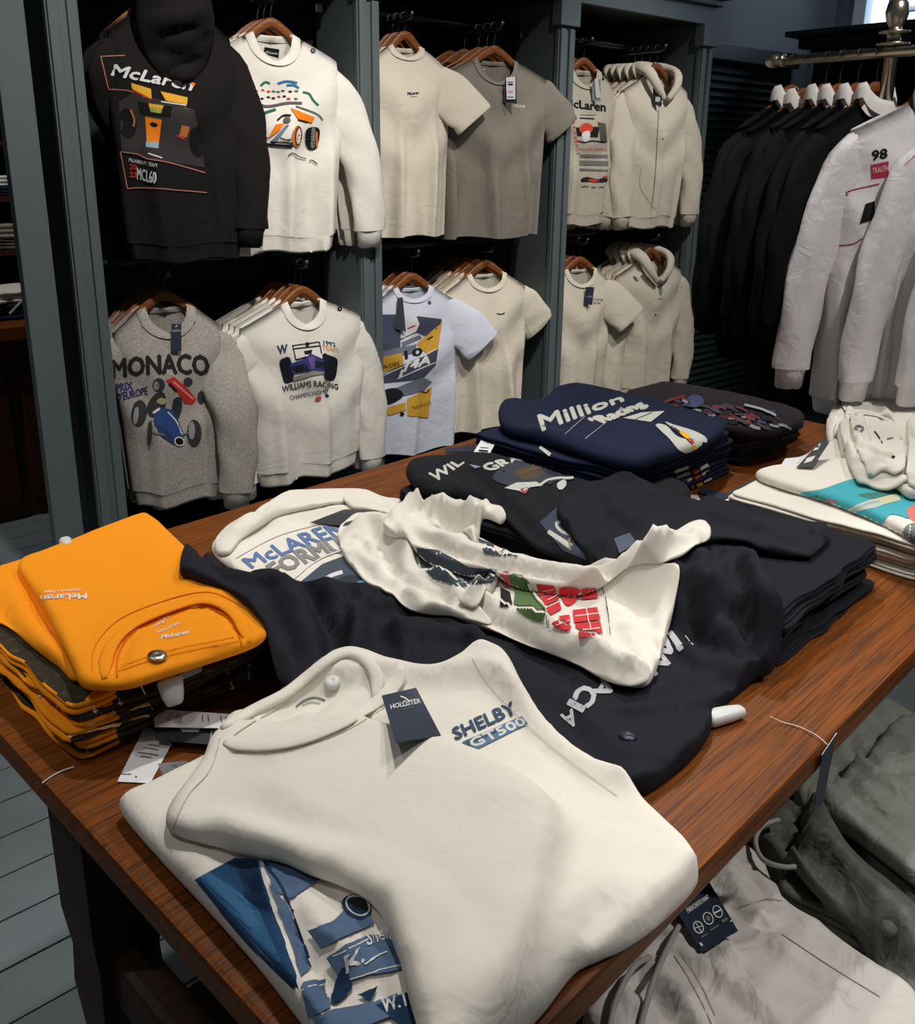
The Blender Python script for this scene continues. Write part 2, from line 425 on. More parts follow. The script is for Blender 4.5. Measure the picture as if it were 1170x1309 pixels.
class Field:
    def __init__(s, x0, x1, y0, y1, z0, res=0.005, edge=None):
        s.x0, s.y0, s.res, s.z0 = x0, y0, res, z0
        s.xs = np.arange(x0, x1, res); s.ys = np.arange(y0, y1, res)
        s.H = np.full((len(s.xs), len(s.ys)), z0)
        if edge is not None:
            m_ = ~((s.xs[:, None] > edge[0]) & (s.xs[:, None] < edge[1]) & (s.ys[None] > edge[2]) & (s.ys[None] < edge[3]))
            s.H[m_] = z0-0.035
    def sample(s, G, P):
        fx = np.clip((P[:, 0]-s.x0)/s.res, 0, len(s.xs)-1.001); fy = np.clip((P[:, 1]-s.y0)/s.res, 0, len(s.ys)-1.001)
        i = fx.astype(int); j = fy.astype(int); a = fx-i; b = fy-j
        return G[i, j]*(1-a)*(1-b)+G[i+1, j]*a*(1-b)+G[i, j+1]*(1-a)*b+G[i+1, j+1]*a*b
    def tent(s, n, lo, hi):
        i0, j0 = [max(0, int((v-o-0.12)/s.res)) for v, o in zip(lo, (s.x0, s.y0))]
        i1, j1 = [int((v-o+0.12)/s.res)+1 for v, o in zip(hi, (s.x0, s.y0))]
        Hs = s.H[i0:i1, j0:j1]; B = Hs.copy()
        for _ in range(n):
            Q = np.pad(B, 1, mode='edge')
            B = np.maximum(Hs, (Q[:-2, 1:-1]+Q[2:, 1:-1]+Q[1:-1, :-2]+Q[1:-1, 2:]+2*B)/6)
        for _ in range(4):
            Q = np.pad(B, 1, mode='edge'); B = np.maximum(Hs, (Q[:-2, 1:-1]+Q[2:, 1:-1]+Q[1:-1, :-2]+Q[1:-1, 2:]+2*B)/6)
        G = s.H.copy(); G[i0:i1, j0:j1] = B
        return G
    def cells(s, lo, hi):
        X = s.xs[(s.xs > lo[0]) & (s.xs < hi[0])]; Y = s.ys[(s.ys > lo[1]) & (s.ys < hi[1])]
        gx, gy = np.meshgrid(X, Y, indexing='ij'); P = np.stack([gx.ravel(), gy.ravel()], 1)
        I = np.round((P-np.array([s.x0, s.y0]))/s.res).astype(int)
        return P, I
TF = Field(0.0, 2.7, 0.0, 1.75, TZ, edge=(0.312, 2.42, 0.349, 1.523))
def to_local(pts, fld):
    out = []
    for p in pts:
        if isinstance(p[0], str): out.append((p[1], p[2]))       # ('L', tx, ty)
        else: out.append(L(p[0], p[1], p[2] if len(p) > 2 else 0.0, fld.z0))
    return np.array(out)
def sheet_mesh(outline, zt, zb, r, gs):
    """closed cloth body over outline; zt/zb: functions (P, profile 0..1)"""
    n = len(outline); area = 0.5*np.sum(outline[:, 0]*np.roll(outline[:, 1], -1)-np.roll(outline[:, 0], -1)*outline[:, 1])
    if area < 0: outline = outline[::-1]
    t = np.roll(outline, -1, 0)-np.roll(outline, 1, 0); t /= np.linalg.norm(t, axis=1)[:, None]+1e-12
    nr = np.stack([-t[:, 1], t[:, 0]], 1)
    pts = [outline]
    for f in (0.12, 0.4, 0.95):
        q = outline+nr*r*f; k = inside(q, outline); q = q[k]; q = q[dist_poly(q, outline, True) > r*f*0.93]; pts.append(q)
    lo, hi = outline.min(0), outline.max(0)
    g = np.stack(np.meshgrid(np.arange(lo[0], hi[0], gs), np.arange(lo[1], hi[1], gs)), -1).reshape(-1, 2)
    g = g+np.random.RandomState(3).uniform(-gs*0.2, gs*0.2, g.shape)
    g = g[inside(g, outline)]; g = g[dist_poly(g, outline, True) > r+gs*0.45]; pts.append(g)
    A = np.vstack(pts)
    res = delaunay_2d_cdt([Vector(p) for p in A], [], [list(range(n))], 1, 1e-6)
    P = np.array([tuple(v) for v in res[0]]); F = [tuple(f) for f in res[2]]
    bnd = np.array([any(o < n for o in ov) for ov in res[3]])
    d = dist_poly(P, outline, True); d[bnd] = 0
    pr = np.sqrt(np.clip(1-(1-np.clip(d/r, 0, 1))**2, 0, 1))
    T = zt(P, pr); Bz = zb(P, pr)
    mid = 0.5*(T+Bz); T = np.where(bnd, mid, T)
    V = [tuple(tw(p[0], p[1], z)) for p, z in zip(P, T)]
    bi = {}
    for i in range(len(P)):
        if bnd[i]: bi[i] = i
        else: bi[i] = len(V); V.append(tw(P[i, 0], P[i, 1], Bz[i]))
    FF = list(F)+[tuple(bi[i] for i in f[::-1]) for f in F]
    return V, FF
def cloth(name, label, cat, fld, pts, th, m_, r=None, creases=(), wr=(0.002, 6), tent=40, gs=0.010, group=None, seed=1, sharp=False,
          h=0.03, body='body', ang=None, lift=0.0, flatbase=None, clamp=None, floor=None, root=None):
    O = to_local(pts, fld); G = None
    fz = fld.z0+floor if floor is not None else -9.0
    for _ in range(8):                       # settle each outline point onto the height it really lies at
        G = fld.tent(tent, O.min(0), O.max(0))
        zz_ = (np.maximum(fld.sample(G, O), fz) if flatbase is None else np.full(len(O), flatbase))+lift+th*0.5
        O = 0.5*O+0.5*np.array([O[i] if isinstance(q[0], str) else L(q[0], q[1], zz_[i]-fld.z0, fld.z0) for i, q in enumerate(pts)])
    O = smooth_path(O, 8, True) if not sharp else O
    if clamp is not None: O = clamp(O)
    O = resample(O, 0.006, True)
    r = min(r or th*0.5, th*0.55)
    lo, hi = O.min(0), O.max(0)
    G = fld.tent(tent, lo, hi)
    cr = []
    for c in creases:
        q = to_local([(p_[0], p_[1], h) for p_ in c[0]], fld)
        for _ in range(3):
            zz_ = (np.maximum(fld.sample(G, q), fz) if flatbase is None else np.full(len(q), flatbase))+lift+th
            q = np.array([L(p_[0], p_[1], zz_[i]-fld.z0, fld.z0) for i, p_ in enumerate(c[0])])
        cr.append((smooth_path(q, 6), c[1], c[2]))
    def zb(P, pr):
        b = fld.sample(G, P) if flatbase is None else np.full(len(P), flatbase)
        return b+lift+th*(0.5-0.5*pr)+0.0006
    def zt(P, pr):
        z = (np.maximum(fld.sample(G, P), fz) if flatbase is None else np.full(len(P), flatbase))+lift+th*(0.5+0.5*pr)+0.0006
        z = z+wrinkle(P, seed, wr[1], wr[0], ang)*pr
        for q, a, wd in cr:
            dd, pa = polyline_param(P, q)
            e = np.clip(np.minimum(pa, 1-pa)/0.18, 0, 1); e = e*e*(3-2*e)
            z = z+a*(np.exp(-(dd/wd)**2)-0.30*np.exp(-((dd-1.7*wd)/(0.55*wd))**2))*(0.25+0.75*e)*pr
        return np.maximum(z, (fld.sample(fld.H, P)+0.0015) if flatbase is None else z)
    V, F = sheet_mesh(O, zt, zb, r, gs)
    c0 = np.array(V).mean(0); base = (c0[0], c0[1], min(v[2] for v in V))
    if root is None: root = thing(name, label, cat, base, group)
    b = mesh_obj(body, V, F, m_, root, root.location)
    P, I = fld.cells(lo-0.01, hi+0.01)
    k = inside(P, O); P, I = P[k], I[k]
    d = dist_poly(P, O, True); pr = np.sqrt(np.clip(1-(1-np.clip(d/r, 0, 1))**2, 0, 1))
    fld.H[I[:, 0], I[:, 1]] = np.maximum(fld.H[I[:, 0], I[:, 1]], zt(P, pr)+0.0008)
    root['_b'] = 1; del root['_b']
    return root, b
def rrect(cx, cy, w_, d_, rot=0.0, cr=0.02, seed=0, jit=0.004):
    rs = np.random.RandomState(seed); P = []
    for sx, sy, a0 in ((1, 1, 0), (-1, 1, 90), (-1, -1, 180), (1, -1, 270)):
        for k in range(5):
            a = math.radians(a0+k*22.5); P.append((sx*(w_/2-cr)+cr*math.cos(a), sy*(d_/2-cr)+cr*math.sin(a)))
    P = resample(np.array(P), 0.012, True)
    ph = rs.uniform(0, 6.28, 4)
    a = np.arctan2(P[:, 1], P[:, 0])
    P = P*(1+(jit*(np.sin(3*a+ph[0])+0.6*np.sin(7*a+ph[1])+0.5*np.sin(13*a+ph[2]))/max(w_, d_))[:, None]*2)
    c, s = math.cos(rot), math.sin(rot)
    return np.stack([cx+P[:, 0]*c-P[:, 1]*s, cy+P[:, 0]*s+P[:, 1]*c], 1)
def slab(name, label, cat, fld, O, z0, th, m_, layers=2, group=None, seed=0, edge_mats=None, sag=0.0):
    """a folded garment: rounded fold edges, one bulge per cloth layer"""
    V, F, MI = [], [], []
    n = len(O); t = np.roll(O, -1, 0)-np.roll(O, 1, 0); t /= np.linalg.norm(t, axis=1)[:, None]; nr = np.stack([-t[:, 1], t[:, 0]], 1)
    rs = np.random.RandomState(seed); lt = th/layers
    cen = O.mean(0)
    def und(P):
        return wrinkle(P, seed, 7, 0.0016)-sag*np.linalg.norm(P-cen, axis=1)**2
    for l in range(layers):
        sh = rs.uniform(-0.004, 0.003); r = lt*0.75
        Ol = O+nr*(rs.uniform(0, 0.004)+0.0025*np.sin(np.arange(n)*0.19+rs.uniform(0, 6)))[:, None]
        zc = z0+lt*(l+0.5); off = len(V); K = 7
        for k in range(K):
            a = -math.pi/2+math.pi*k/(K-1)
            ring = Ol+nr*(r*(1-math.cos(a)))
            zz = zc+lt*0.5*math.sin(a)+und(ring)*(1 if l == layers-1 else 0.6)
            V += [tw(p[0], p[1], z) for p, z in zip(ring, zz)]
        for k in range(K-1):
            for i in range(n):
                j = (i+1) % n; F.append((off+k*n+i, off+k*n+j, off+(k+1)*n+j, off+(k+1)*n+i)); MI.append(0)
        F.append(tuple(off+i for i in range(n))[::-1]); MI.append(0)
        top = off+(K-1)*n
        if l < layers-1: F.append(tuple(top+i for i in range(n))); MI.append(0)
        else:
            ring = Ol+nr*r; lo, hi = ring.min(0), ring.max(0); gs = 0.016
            g = np.stack(np.meshgrid(np.arange(lo[0], hi[0], gs), np.arange(lo[1], hi[1], gs)), -1).reshape(-1, 2)
            g = g[inside(g, ring)]; g = g[dist_poly(g, ring, True) > gs*0.5]
            A = np.vstack([ring, g]); res = delaunay_2d_cdt([Vector(p) for p in A], [], [list(range(n))], 1, 1e-6)
            P = np.array([tuple(v) for v in res[0]]); o2 = len(V)
            Z = zc+lt*0.5+und(P)
            V += [tw(p[0], p[1], z) for p, z in zip(P, Z)]
            for f in res[2]: F.append(tuple(o2+i for i in f)); MI.append(0)
    c0 = np.array(V).mean(0); base = (c0[0], c0[1], z0)
    root = thing(name, label, cat, base, group)
    b = mesh_obj('folded_body', V, F, m_, root, base)
    lo, hi = O.min(0), O.max(0); P, I = fld.cells(lo, hi); k = inside(P, O); P, I = P[k], I[k]
    fld.H[I[:, 0], I[:, 1]] = np.maximum(fld.H[I[:, 0], I[:, 1]], z0+th+0.0022)
    return root, b
def card(name, corners, m_, root, th=0.0006, bend=0.0):
    """thin card from four world corners (tl, tr, br, bl)"""
    c = [np.array(p, float) for p in corners]; nx, ny = 7, 7; V, F = [], []
    nrm = np.cross(c[1]-c[0], c[3]-c[0]); nrm /= np.linalg.norm(nrm)
    if nrm[2] < 0 and abs(nrm[2]) > 0.2 or (abs(nrm[2]) <= 0.2 and nrm@(CAMP-c[0]) < 0): nrm = -nrm
    for s in (0, 1):
        for j in range(ny):
            for i in range(nx):
                u, v = i/(nx-1), j/(ny-1)
                p = c[0]*(1-u)*(1-v)+c[1]*u*(1-v)+c[2]*u*v+c[3]*(1-u)*v
                V.append(p+nrm*(bend*(2*u-1)**2+(-th if s else 0)))
    for s in (0, 1):
        for j in range(ny-1):
            for i in range(nx-1):
                a = s*nx*ny+j*nx+i; f = (a, a+1, a+nx+1, a+nx); F.append(f if s == 0 else f[::-1])
    rim = [i for i in range(nx)]+[j*nx+nx-1 for j in range(1, ny)]+[(ny-1)*nx+i for i in range(nx-2, -1, -1)]+[j*nx for j in range(ny-2, 0, -1)]
    for a, b in zip(rim, rim[1:]+rim[:1]): F.append((a, nx*ny+a, nx*ny+b, b))
    return mesh_obj(name, V, F, m_, root, root.location if root else (0, 0, 0), smooth=False)
def card_on(name, bvh, quad, m_, root, lift=0.003, bend=0.0):
    q = [np.array(c, float) for c in quad]; C = []
    hs = [cast(bvh, *c) for c in q]; mz = np.mean([h[0].z for h in hs if h])
    P = [np.array(h[0]) if h else onz(c[0], c[1], mz) for h, c in zip(hs, q)]
    for _ in range(5):                        # raise the card until no wrinkle pokes through it
        need = -1.0
        for i in range(11):
            for j in range(11):
                u, v = i/10, j/10; wq = ((1-u)*(1-v), u*(1-v), u*v, (1-u)*v)
                c = sum(a*b for a, b in zip(wq, P)); h = bvh.ray_cast(Vector((c[0], c[1], c[2]+0.3)), Vector((0, 0, -1)))
                if h[0] is not None: need = max(need, h[0].z-c[2])
        P = [onz(c[0], c[1], c3[2]+min(max(need, -0.02), 0.02)+0.0012) for c, c3 in zip(q, P)]
    return card(name, P, m_, root, bend=bend)

def rib(name, root, bvh, pts, wd, ht, m_, sink=0.3):
    """knitted rib band swept along a line lying on a garment"""
    Q = resample(smooth_path(pts, 8), 7.0); C = []
    for q in Q:
        h = cast(bvh, q[0], q[1])
        if h is not None: C.append(np.array(h[0]))
    C = np.array(C)
    for _ in range(3): C[1:-1] = (C[:-2]+2*C[1:-1]+C[2:])/4
    V, F = [], []; n = len(C); K = 10
    for i in range(n):
        t = C[min(i+1, n-1)]-C[max(i-1, 0)]; t /= np.linalg.norm(t); s = np.cross(t, (0, 0, 1.0)); s /= np.linalg.norm(s)
        e = min(1.0, 0.35+min(i, n-1-i)/4)
        for k in range(K):
            a = 2*math.pi*k/K; V.append(C[i]+s*wd*0.5*math.cos(a)*e+np.array([0, 0, 1])*(ht*0.5*math.sin(a)*e+ht*(0.5-sink)))
    for i in range(n-1):
        for k in range(K): k2 = (k+1) % K; F.append((i*K+k, i*K+k2, (i+1)*K+k2, (i+1)*K+k))
    F.append(tuple(range(K))[::-1]); F.append(tuple((n-1)*K+k for k in range(K)))
    return mesh_obj(name, V, F, m_, root, root.location)

# ================================================================== the place
FY = 2.75                                     # plane of the cabinet front
fl = struct('floor')
box('subfloor', -2.5, 7.0, -1.5, 7.5, -0.04, -0.012, GAP, fl)
_pv = {}
random.seed(4)
for r_ in range(68):
    y0 = -1.5+r_*0.132; x = -2.5-random.uniform(0, 2.0)
    while x < 7.0:
        ln = 2.6
        key = 'plank'
        if key not in _pv:
            V, F = box_data(0, 2.596, 0, 0.127, -0.012, 0.0, 0.0015)
            o = mesh_obj('plank', V, F, FLOORP, fl, smooth=False); _pv[key] = o
        else:
            o = _pv[key].copy(); COL.objects.link(o); o.parent = fl
        o.location = (x, y0+random.uniform(-0.0006, 0.0006), random.uniform(-0.0012, 0)); x += ln
# back wall behind and above the cabinet, right wall, soffit
wb = struct('wall_back')
box('plaster', 1.02, 6.3, 3.32, 3.4, 0, 4.2, WALLP, wb)
wr_ = struct('wall_right')
box('plaster', 6.22, 6.3, -1.5, 3.32, 0, 4.2, WALLP, wr_)
wf = struct('wall_far')
box('plaster', -2.5, 3.0, 6.4, 6.5, 0, 4.2, WALLP, wf)
# louvred wall panel between the cabinet and the corner
lp = thing('louvred_panel', 'dark green grey louvred shutter panel on the wall beside the cabinet end', 'shutter', (4.62, 3.05, 0))
bl = (4.62, 3.05, 0)
box('frame_stile', 4.06, 4.13, 3.0, 3.06, 0, 2.06, SLATP, lp, 0.003, bl)
box('frame_stile', 5.13, 5.2, 3.0, 3.06, 0, 2.06, SLATP, lp, 0.003, bl)
box('backing', 4.06, 5.2, 3.06, 3.09, 0, 2.06, PAINTD, lp, 0, bl)
sl0 = None
for i in range(50):
    z = 0.06+i*0.04
    if sl0 is None:
        V = [(-.5, -.008, -.018), (.5, -.008, -.018), (.5, -.004, -.020), (-.5, -.004, -.020), (-.5, .016, .018), (.5, .016, .018), (.5, .020, .016), (-.5, .020, .016)]
        F = [(0, 1, 5, 4), (3, 7, 6, 2), (0, 3, 2, 1), (4, 5, 6, 7), (0, 4, 7, 3), (1, 2, 6, 5)]
        sl0 = mesh_obj('slat', V, F, SLATP, lp, smooth=False); o = sl0
    else:
        o = sl0.copy(); COL.objects.link(o); o.parent = lp
    o.location = (0.01, -0.03, z)
box('top_rail', 4.06, 5.24, 2.98, 3.32, 2.06, 2.14, PAINT, lp, 0.004, bl)
# cabinet standing along the right wall
rc = thing('side_cabinet', 'dark slate cabinet with wide cornice along the right wall under the window', 'cabinet', (5.7, 1.0, 0))
br = (5.7, 1.0, 0)
box('side_panel', 5.25, 6.2, 2.86, 2.9, 0, 2.1, PAINTD, rc, 0, br)
box('back_panel', 6.16, 6.2, -1.2, 2.86, 0, 2.1, PAINTD, rc, 0, br)
box('front_stile', 5.22, 5.28, 2.78, 2.86, 0, 2.1, PAINTD, rc, 0.003, br)
box('front_stile', 5.22, 5.28, 1.3, 1.4, 0, 2.1, PAINTD, rc, 0.003, br)
box('shelf', 5.3, 6.15, -1.2, 2.84, 1.2, 1.23, PAINTD, rc, 0, br)
box('shelf', 5.3, 6.15, -1.2, 2.84, 1.75, 1.78, PAINTD, rc, 0, br)
box('top_board', 5.2, 6.2, -1.2, 2.9, 2.1, 2.16, PAINTD, rc, 0.003, br)
box('cornice', 5.14, 6.2, -1.2, 2.95, 2.16, 2.22, PAINTD, rc, 0.01, br)
box('cornice_cap', 5.08, 6.2, -1.2, 3.0, 2.22, 2.25, PAINTD, rc, 0.004, br)
# window high on the right wall with white shutter blades
w1 = struct('window_1')
WGL = bpy.data.materials.new('daylit_pane'); WGL.use_nodes = True
_b = WGL.node_tree.nodes['Principled BSDF']; _b.inputs['Emission Color'].default_value = (0.66, 0.80, 1.0, 1); _b.inputs['Emission Strength'].default_value = 1.1
WPNT = mat('white_window_paint', (205, 214, 222), 0.5)
box('pane', 6.19, 6.2, 0.2, 3.14, 2.3, 3.3, WGL, w1)
for y in (3.06, 2.84, 1.6, 0.2): box('window_frame', 6.1, 6.2, y, y+0.08, 2.27, 3.3, WPNT, w1, 0.004)
box('window_sill', 6.06, 6.22, 0.15, 3.2, 2.24, 2.28, WPNT, w1, 0.004)
for i in range(11):
    V, F = box_data(6.1, 6.17, 0.28, 2.84, 2.36+i*0.085, 2.372+i*0.085, 0.002)
    mesh_obj('shutter_blade', [(a, b, c+(a-6.13)*0.5) for a, b, c in V], F, WPNT, w1, smooth=False)
# slim grey jamb to the left of the cabinet
tr = struct('trim_1')
box('jamb_board', 0.797, 0.882, FY-0.02, FY+0.02, 0, 3.6, PAINT, tr, 0.003)
# ---- the display cabinet
cb = thing('display_cabinet', 'slate grey built-in wall cabinet with three open bays and moulded cornice', 'cabinet', (2.45, 3.0, 0))
bc = (2.45, 3.0, 0)
def cbox(n, *a, m=PAINT, bev=0.003): return box(n, *a, m, cb, bev, bc)
cbox('back_panel', 0.95, 4.02, 3.27, 3.3, 0, 2.45, m=PAINTD)  # inner boards coloured dark so the bays look unlit
cbox('base_plinth', 0.95, 4.02, FY+0.02, 3.27, 0, 0.12)
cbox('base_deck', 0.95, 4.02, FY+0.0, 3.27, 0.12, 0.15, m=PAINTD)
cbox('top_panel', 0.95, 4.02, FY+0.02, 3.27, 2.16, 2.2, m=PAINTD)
ST = [(0.94, 1.03), (1.96, 2.05), (2.955, 3.045), (3.93, 4.02)]
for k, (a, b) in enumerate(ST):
    cbox('side_panel', a+0.008, b-0.008, FY+0.02, 3.27, 0.12, 2.16, m=(PAINTD if k == 0 else PAINT))  # leftmost panel: shadow on its outer face put into the colour
    s = cbox('face_stile', a, b, FY, FY+0.022, 0.0, 2.07)
    bmid = (a+b)/2
    for q in (a+0.004, b-0.034):
        o = box('moulding', q, q+0.03, FY-0.012, FY, 0.12, 2.055, PAINT, s, 0.005, bc)
    cbox('capital_block', a-0.012, b+0.012, FY-0.022, FY+0.03, 2.065, 2.16)
    # slotted standard on the right inner side of each bay
    if k > 0:
        o = cbox('slotted_standard', a+0.002, a+0.008, FY+0.25, FY+0.275, 0.2, 2.1, m=DSTEEL)
cbox('header_board', 0.94, 4.03, FY-0.005, FY+0.03, 2.16, 2.24)
for i, (z0, z1, out) in enumerate(((2.24, 2.27, 0.03), (2.27, 2.33, 0.055), (2.33, 2.36, 0.075), (2.36, 2.43, 0.10), (2.43, 2.46, 0.125))):
    cbox('cornice_moulding', 0.9, 4.02+out, FY-out, FY+0.05, z0, z1, bev=0.008)
cbox('cornice_top', 0.9, 4.1, FY-0.05, 3.32, 2.46, 2.48)
# hang rails and face-out arms
RZU, RZL = 2.055, 1.215
for k in range(3):
    x0, x1 = ST[k][1], ST[k+1][0]
    for z in (RZU, RZL):
        V, F = tube_data([(x0, FY+0.21, z), ((x0+x1)/2, FY+0.21, z), (x1, FY+0.21, z)], 0.016, 10)
        o = mesh_obj('hang_rail', V, F, DSTEEL, cb, bc)
        for xx in (x0+0.02, x1-0.05):
            box('rail_bracket', xx, xx+0.03, FY+0.17, FY+0.27, z-0.03, z+0.005, DSTEEL, o, 0.004, bc)
ARMS = {}
def face_arm(x, z, yf):
    V, F = tube_data([(x, 3.26, z-0.03), (x, yf+0.02, z-0.03), (x, yf-0.005, z-0.025), (x, yf-0.015, z-0.005)], 0.008, 8)
    mesh_obj('face_out_arm', V, F, DSTEEL, cb, bc)
# ---- the room beyond the jamb: counter and shelves with folded clothes
ct = thing('back_counter', 'dark red brown wooden counter in the room beyond the grey jamb', 'counter', (1.0, 4.4, 0))
bk = (1.0, 4.4, 0)
box('carcass', 0.3, 1.9, 4.12, 4.7, 0.0, 0.74, WOODR, ct, 0.004, bk)
box('counter_top', 0.28, 1.92, 4.05, 4.72, 0.8, 0.86, WOODT, ct, 0.006, bk)
box('frieze', 0.3, 1.9, 4.1, 4.7, 0.74, 0.8, WOODR, ct, 0.004, bk)
for i in range(2):
    d = box('drawer', 0.34+i*0.79, 1.08+i*0.79, 4.095, 4.12, 0.08, 0.66, WOODR, ct, 0.006, bk)
    V, F = tube_data([(0.62+i*0.79, 4.07, 0.55), (0.82+i*0.79, 4.07, 0.55)], 0.008, 8); mesh_obj('drawer_handle', V, F, DSTEEL, d, bk)
sh = thing('back_shelf', 'dark open shelf unit holding folded knits beyond the grey jamb', 'shelf', (1.0, 4.9, 0))
bs = (1.0, 4.9, 0)
box('back_board', 0.3, 1.9, 5.1, 5.13, 0, 2.3, PAINTD, sh, 0, bs)
box('upright', 0.3, 0.34, 4.74, 5.1, 0, 2.3, PAINTD, sh, 0, bs); box('upright', 1.86, 1.9, 4.74, 5.1, 0, 2.3, PAINTD, sh, 0, bs)
for z in (1.08, 1.33, 1.58, 1.83): box('shelf_board', 0.34, 1.86, 4.74, 5.1, z, z+0.025, WOODR, sh, 0, bs)

# ================================================================== hanging clothes
def sstep(a, b, x):
    t = np.clip((x-a)/(b-a), 0, 1); return t*t*(3-2*t)
class Shirt:
    """parametric hanging garment in its own frame: x right, z up from the shoulder line, front = -y"""
    def __init__(s, L=0.68, ws=0.225, wc=0.255, wh=0.26, nk=0.088, nd=0.085, sd=0.065, depth=0.07, fold=0.014, seed=0, rib=False, nb=0.012):
        s.__dict__.update(L=L, ws=ws, wc=wc, wh=wh, nk=nk, nd=nd, sd=sd, depth=depth, fold=fold, rib=rib, nb=nb)
        rs = np.random.RandomState(seed+11); s.ph = rs.uniform(0, 6.28, 6); s.fr = rs.uniform(0.85, 1.2, 6); s.ax = rs.uniform(0.6, 1.3, 6)
    def A(s, z): return np.interp(-z, [0, s.sd, 0.24, s.L*0.6, s.L], [s.ws, s.ws, s.wc, (s.wc+s.wh)/2, s.wh])
    def D(s, z): return np.interp(-z, [0, 0.04, 0.12, 0.28, s.L*0.75, s.L], [0.014, 0.030, 0.055, s.depth, s.depth, s.depth*0.9])
    def top(s, x, front):
        ax = np.abs(x); nkz = -(s.nd if front else s.nb)*np.sqrt(np.clip(1-(ax/s.nk)**2, 0, 1))
        return np.where(ax < s.nk, nkz, -(ax-s.nk)/(s.ws-s.nk)*s.sd)
    def folds(s, x, z):
        F = s.fold*sstep(0.10, s.L*0.9, -z)
        g = np.zeros_like(x)
        for k, (f, a) in enumerate(((21, 0.9), (36, 0.8), (58, 0.45))):
            g = g+a*s.ax[k]*np.sin(x*f*s.fr[k]+s.ph[k]+1.6*np.sin(z*4.5+s.ph[k+3])*0.5)
        drag = 0.006*sstep(0.03, 0.2, -z)*(1-sstep(0.3, 0.5, -z))*np.sin((np.abs(x)*22-z*26)+s.ph[4])
        sh_ = np.clip(np.sin(x*38*s.fr[3]+s.ph[1]+np.sin(z*3+s.ph[2])), 0, 1)**4
        return F*(g*0.8+1.3*sh_)+drag*1.5
    def y(s, x, z, front):
        a = s.A(z); q = np.sqrt(np.clip(1-(x/a)**2, 0, 1)); edge = np.clip((1-np.abs(x)/a)/0.12, 0, 1)
        v = s.D(z)*q**0.8*(1.0 if front else 0.55)+s.folds(x, z if front else z*1.0+0.3)*edge*(1 if front else 0.6)
        return -v if front else v
    def build(s, nx=44, nz=40):
        V, F = [], []; S = np.linspace(-1, 1, nx+1); S = np.sin(S*math.pi/2)*0.35+S*0.65
        G = {}
        for fi, front in enumerate((True, False)):
            for j in range(nz+1):
                t = (j/nz)**0.85
                x0 = S*s.ws; zt = s.top(x0, front); zb = -s.L+0.006*np.sin(S*5+s.ph[5])
                z = zt+(zb-zt)*t; x = S*s.A(z)*(1-0.0*t)
                # keep shoulder columns under the shoulder line
                y = s.y(x, z, front)
                for i in range(nx+1):
                    if not front and i in (0, nx): G[1, j, i] = G[0, j, i]; continue
                    G[fi, j, i] = len(V); V.append((x[i], y[i], z[i]))
        for fi in (0, 1):
            for j in range(nz):
                for i in range(nx):
                    q = (G[fi, j, i], G[fi, j, i+1], G[fi, j+1, i+1], G[fi, j+1, i])
                    F.append(q[::-1] if fi == 0 else q)
        # weld shoulders: bridge front and back top rows outside the neck
        for i in range(nx):
            if abs(S[i]*s.ws) >= s.nk-0.004 and abs(S[i+1]*s.ws) >= s.nk-0.004:
                q = (G[0, 0, i], G[1, 0, i], G[1, 0, i+1], G[0, 0, i+1])
                if len(set(q)) == 4: F.append(q)
                elif len(set(q)) == 3: F.append(tuple(dict.fromkeys(q)))
        s.hem = [G[0, nz, i] for i in range(nx+1)]+[G[1, nz, i] for i in range(nx-1, 0, -1)]
        s.V = np.array(V); return s.V, F
    def neck_loop(s, n=18):
        P = []
        for fr, X in ((True, np.linspace(-s.nk, s.nk, n)), (False, np.linspace(s.nk, -s.nk, n)[1:-1])):
            x = X*0.999; z = s.top(x, fr); y = s.y(x, z, fr); P += list(zip(x, y, z))
        return np.array(P)
def band(loop, offs):
    """strip of rows offset from a closed loop"""
    n = len(loop); V, F = [], []
    for o in offs: V += [tuple(p) for p in loop+o]
    for k in range(len(offs)-1):
        for i in range(n):
            j = (i+1) % n; F.append((k*n+i, k*n+j, (k+1)*n+j, (k+1)*n+i))
    return V, F
def loft(cent, hw, hd, seg=18, wob=0.0, ph=0.0, cap=False):
    C = np.asarray(cent, float); n = len(C); V, F = [], []
    for i in range(n):
        t = C[min(i+1, n-1)]-C[max(i-1, 0)]; t /= np.linalg.norm(t)
        nx_ = np.array([-t[2], 0, t[0]]); nx_ /= np.linalg.norm(nx_)+1e-9; ny_ = np.cross(t, nx_)
        for k in range(seg):
            a = 2*math.pi*k/seg
            q = 1+wob*(math.sin(3*a+i*0.9+ph)+0.7*math.sin(5*a-i*0.55+2*ph))*min(1, i/3)
            V.append(C[i]+nx_*hw[i]*math.cos(a)*q+ny_*hd[i]*math.sin(a)*q)
    for i in range(n-1):
        for k in range(seg):
            k2 = (k+1) % seg; F.append((i*seg+k, (i+1)*seg+k, (i+1)*seg+k2, i*seg+k2))
    return V, F
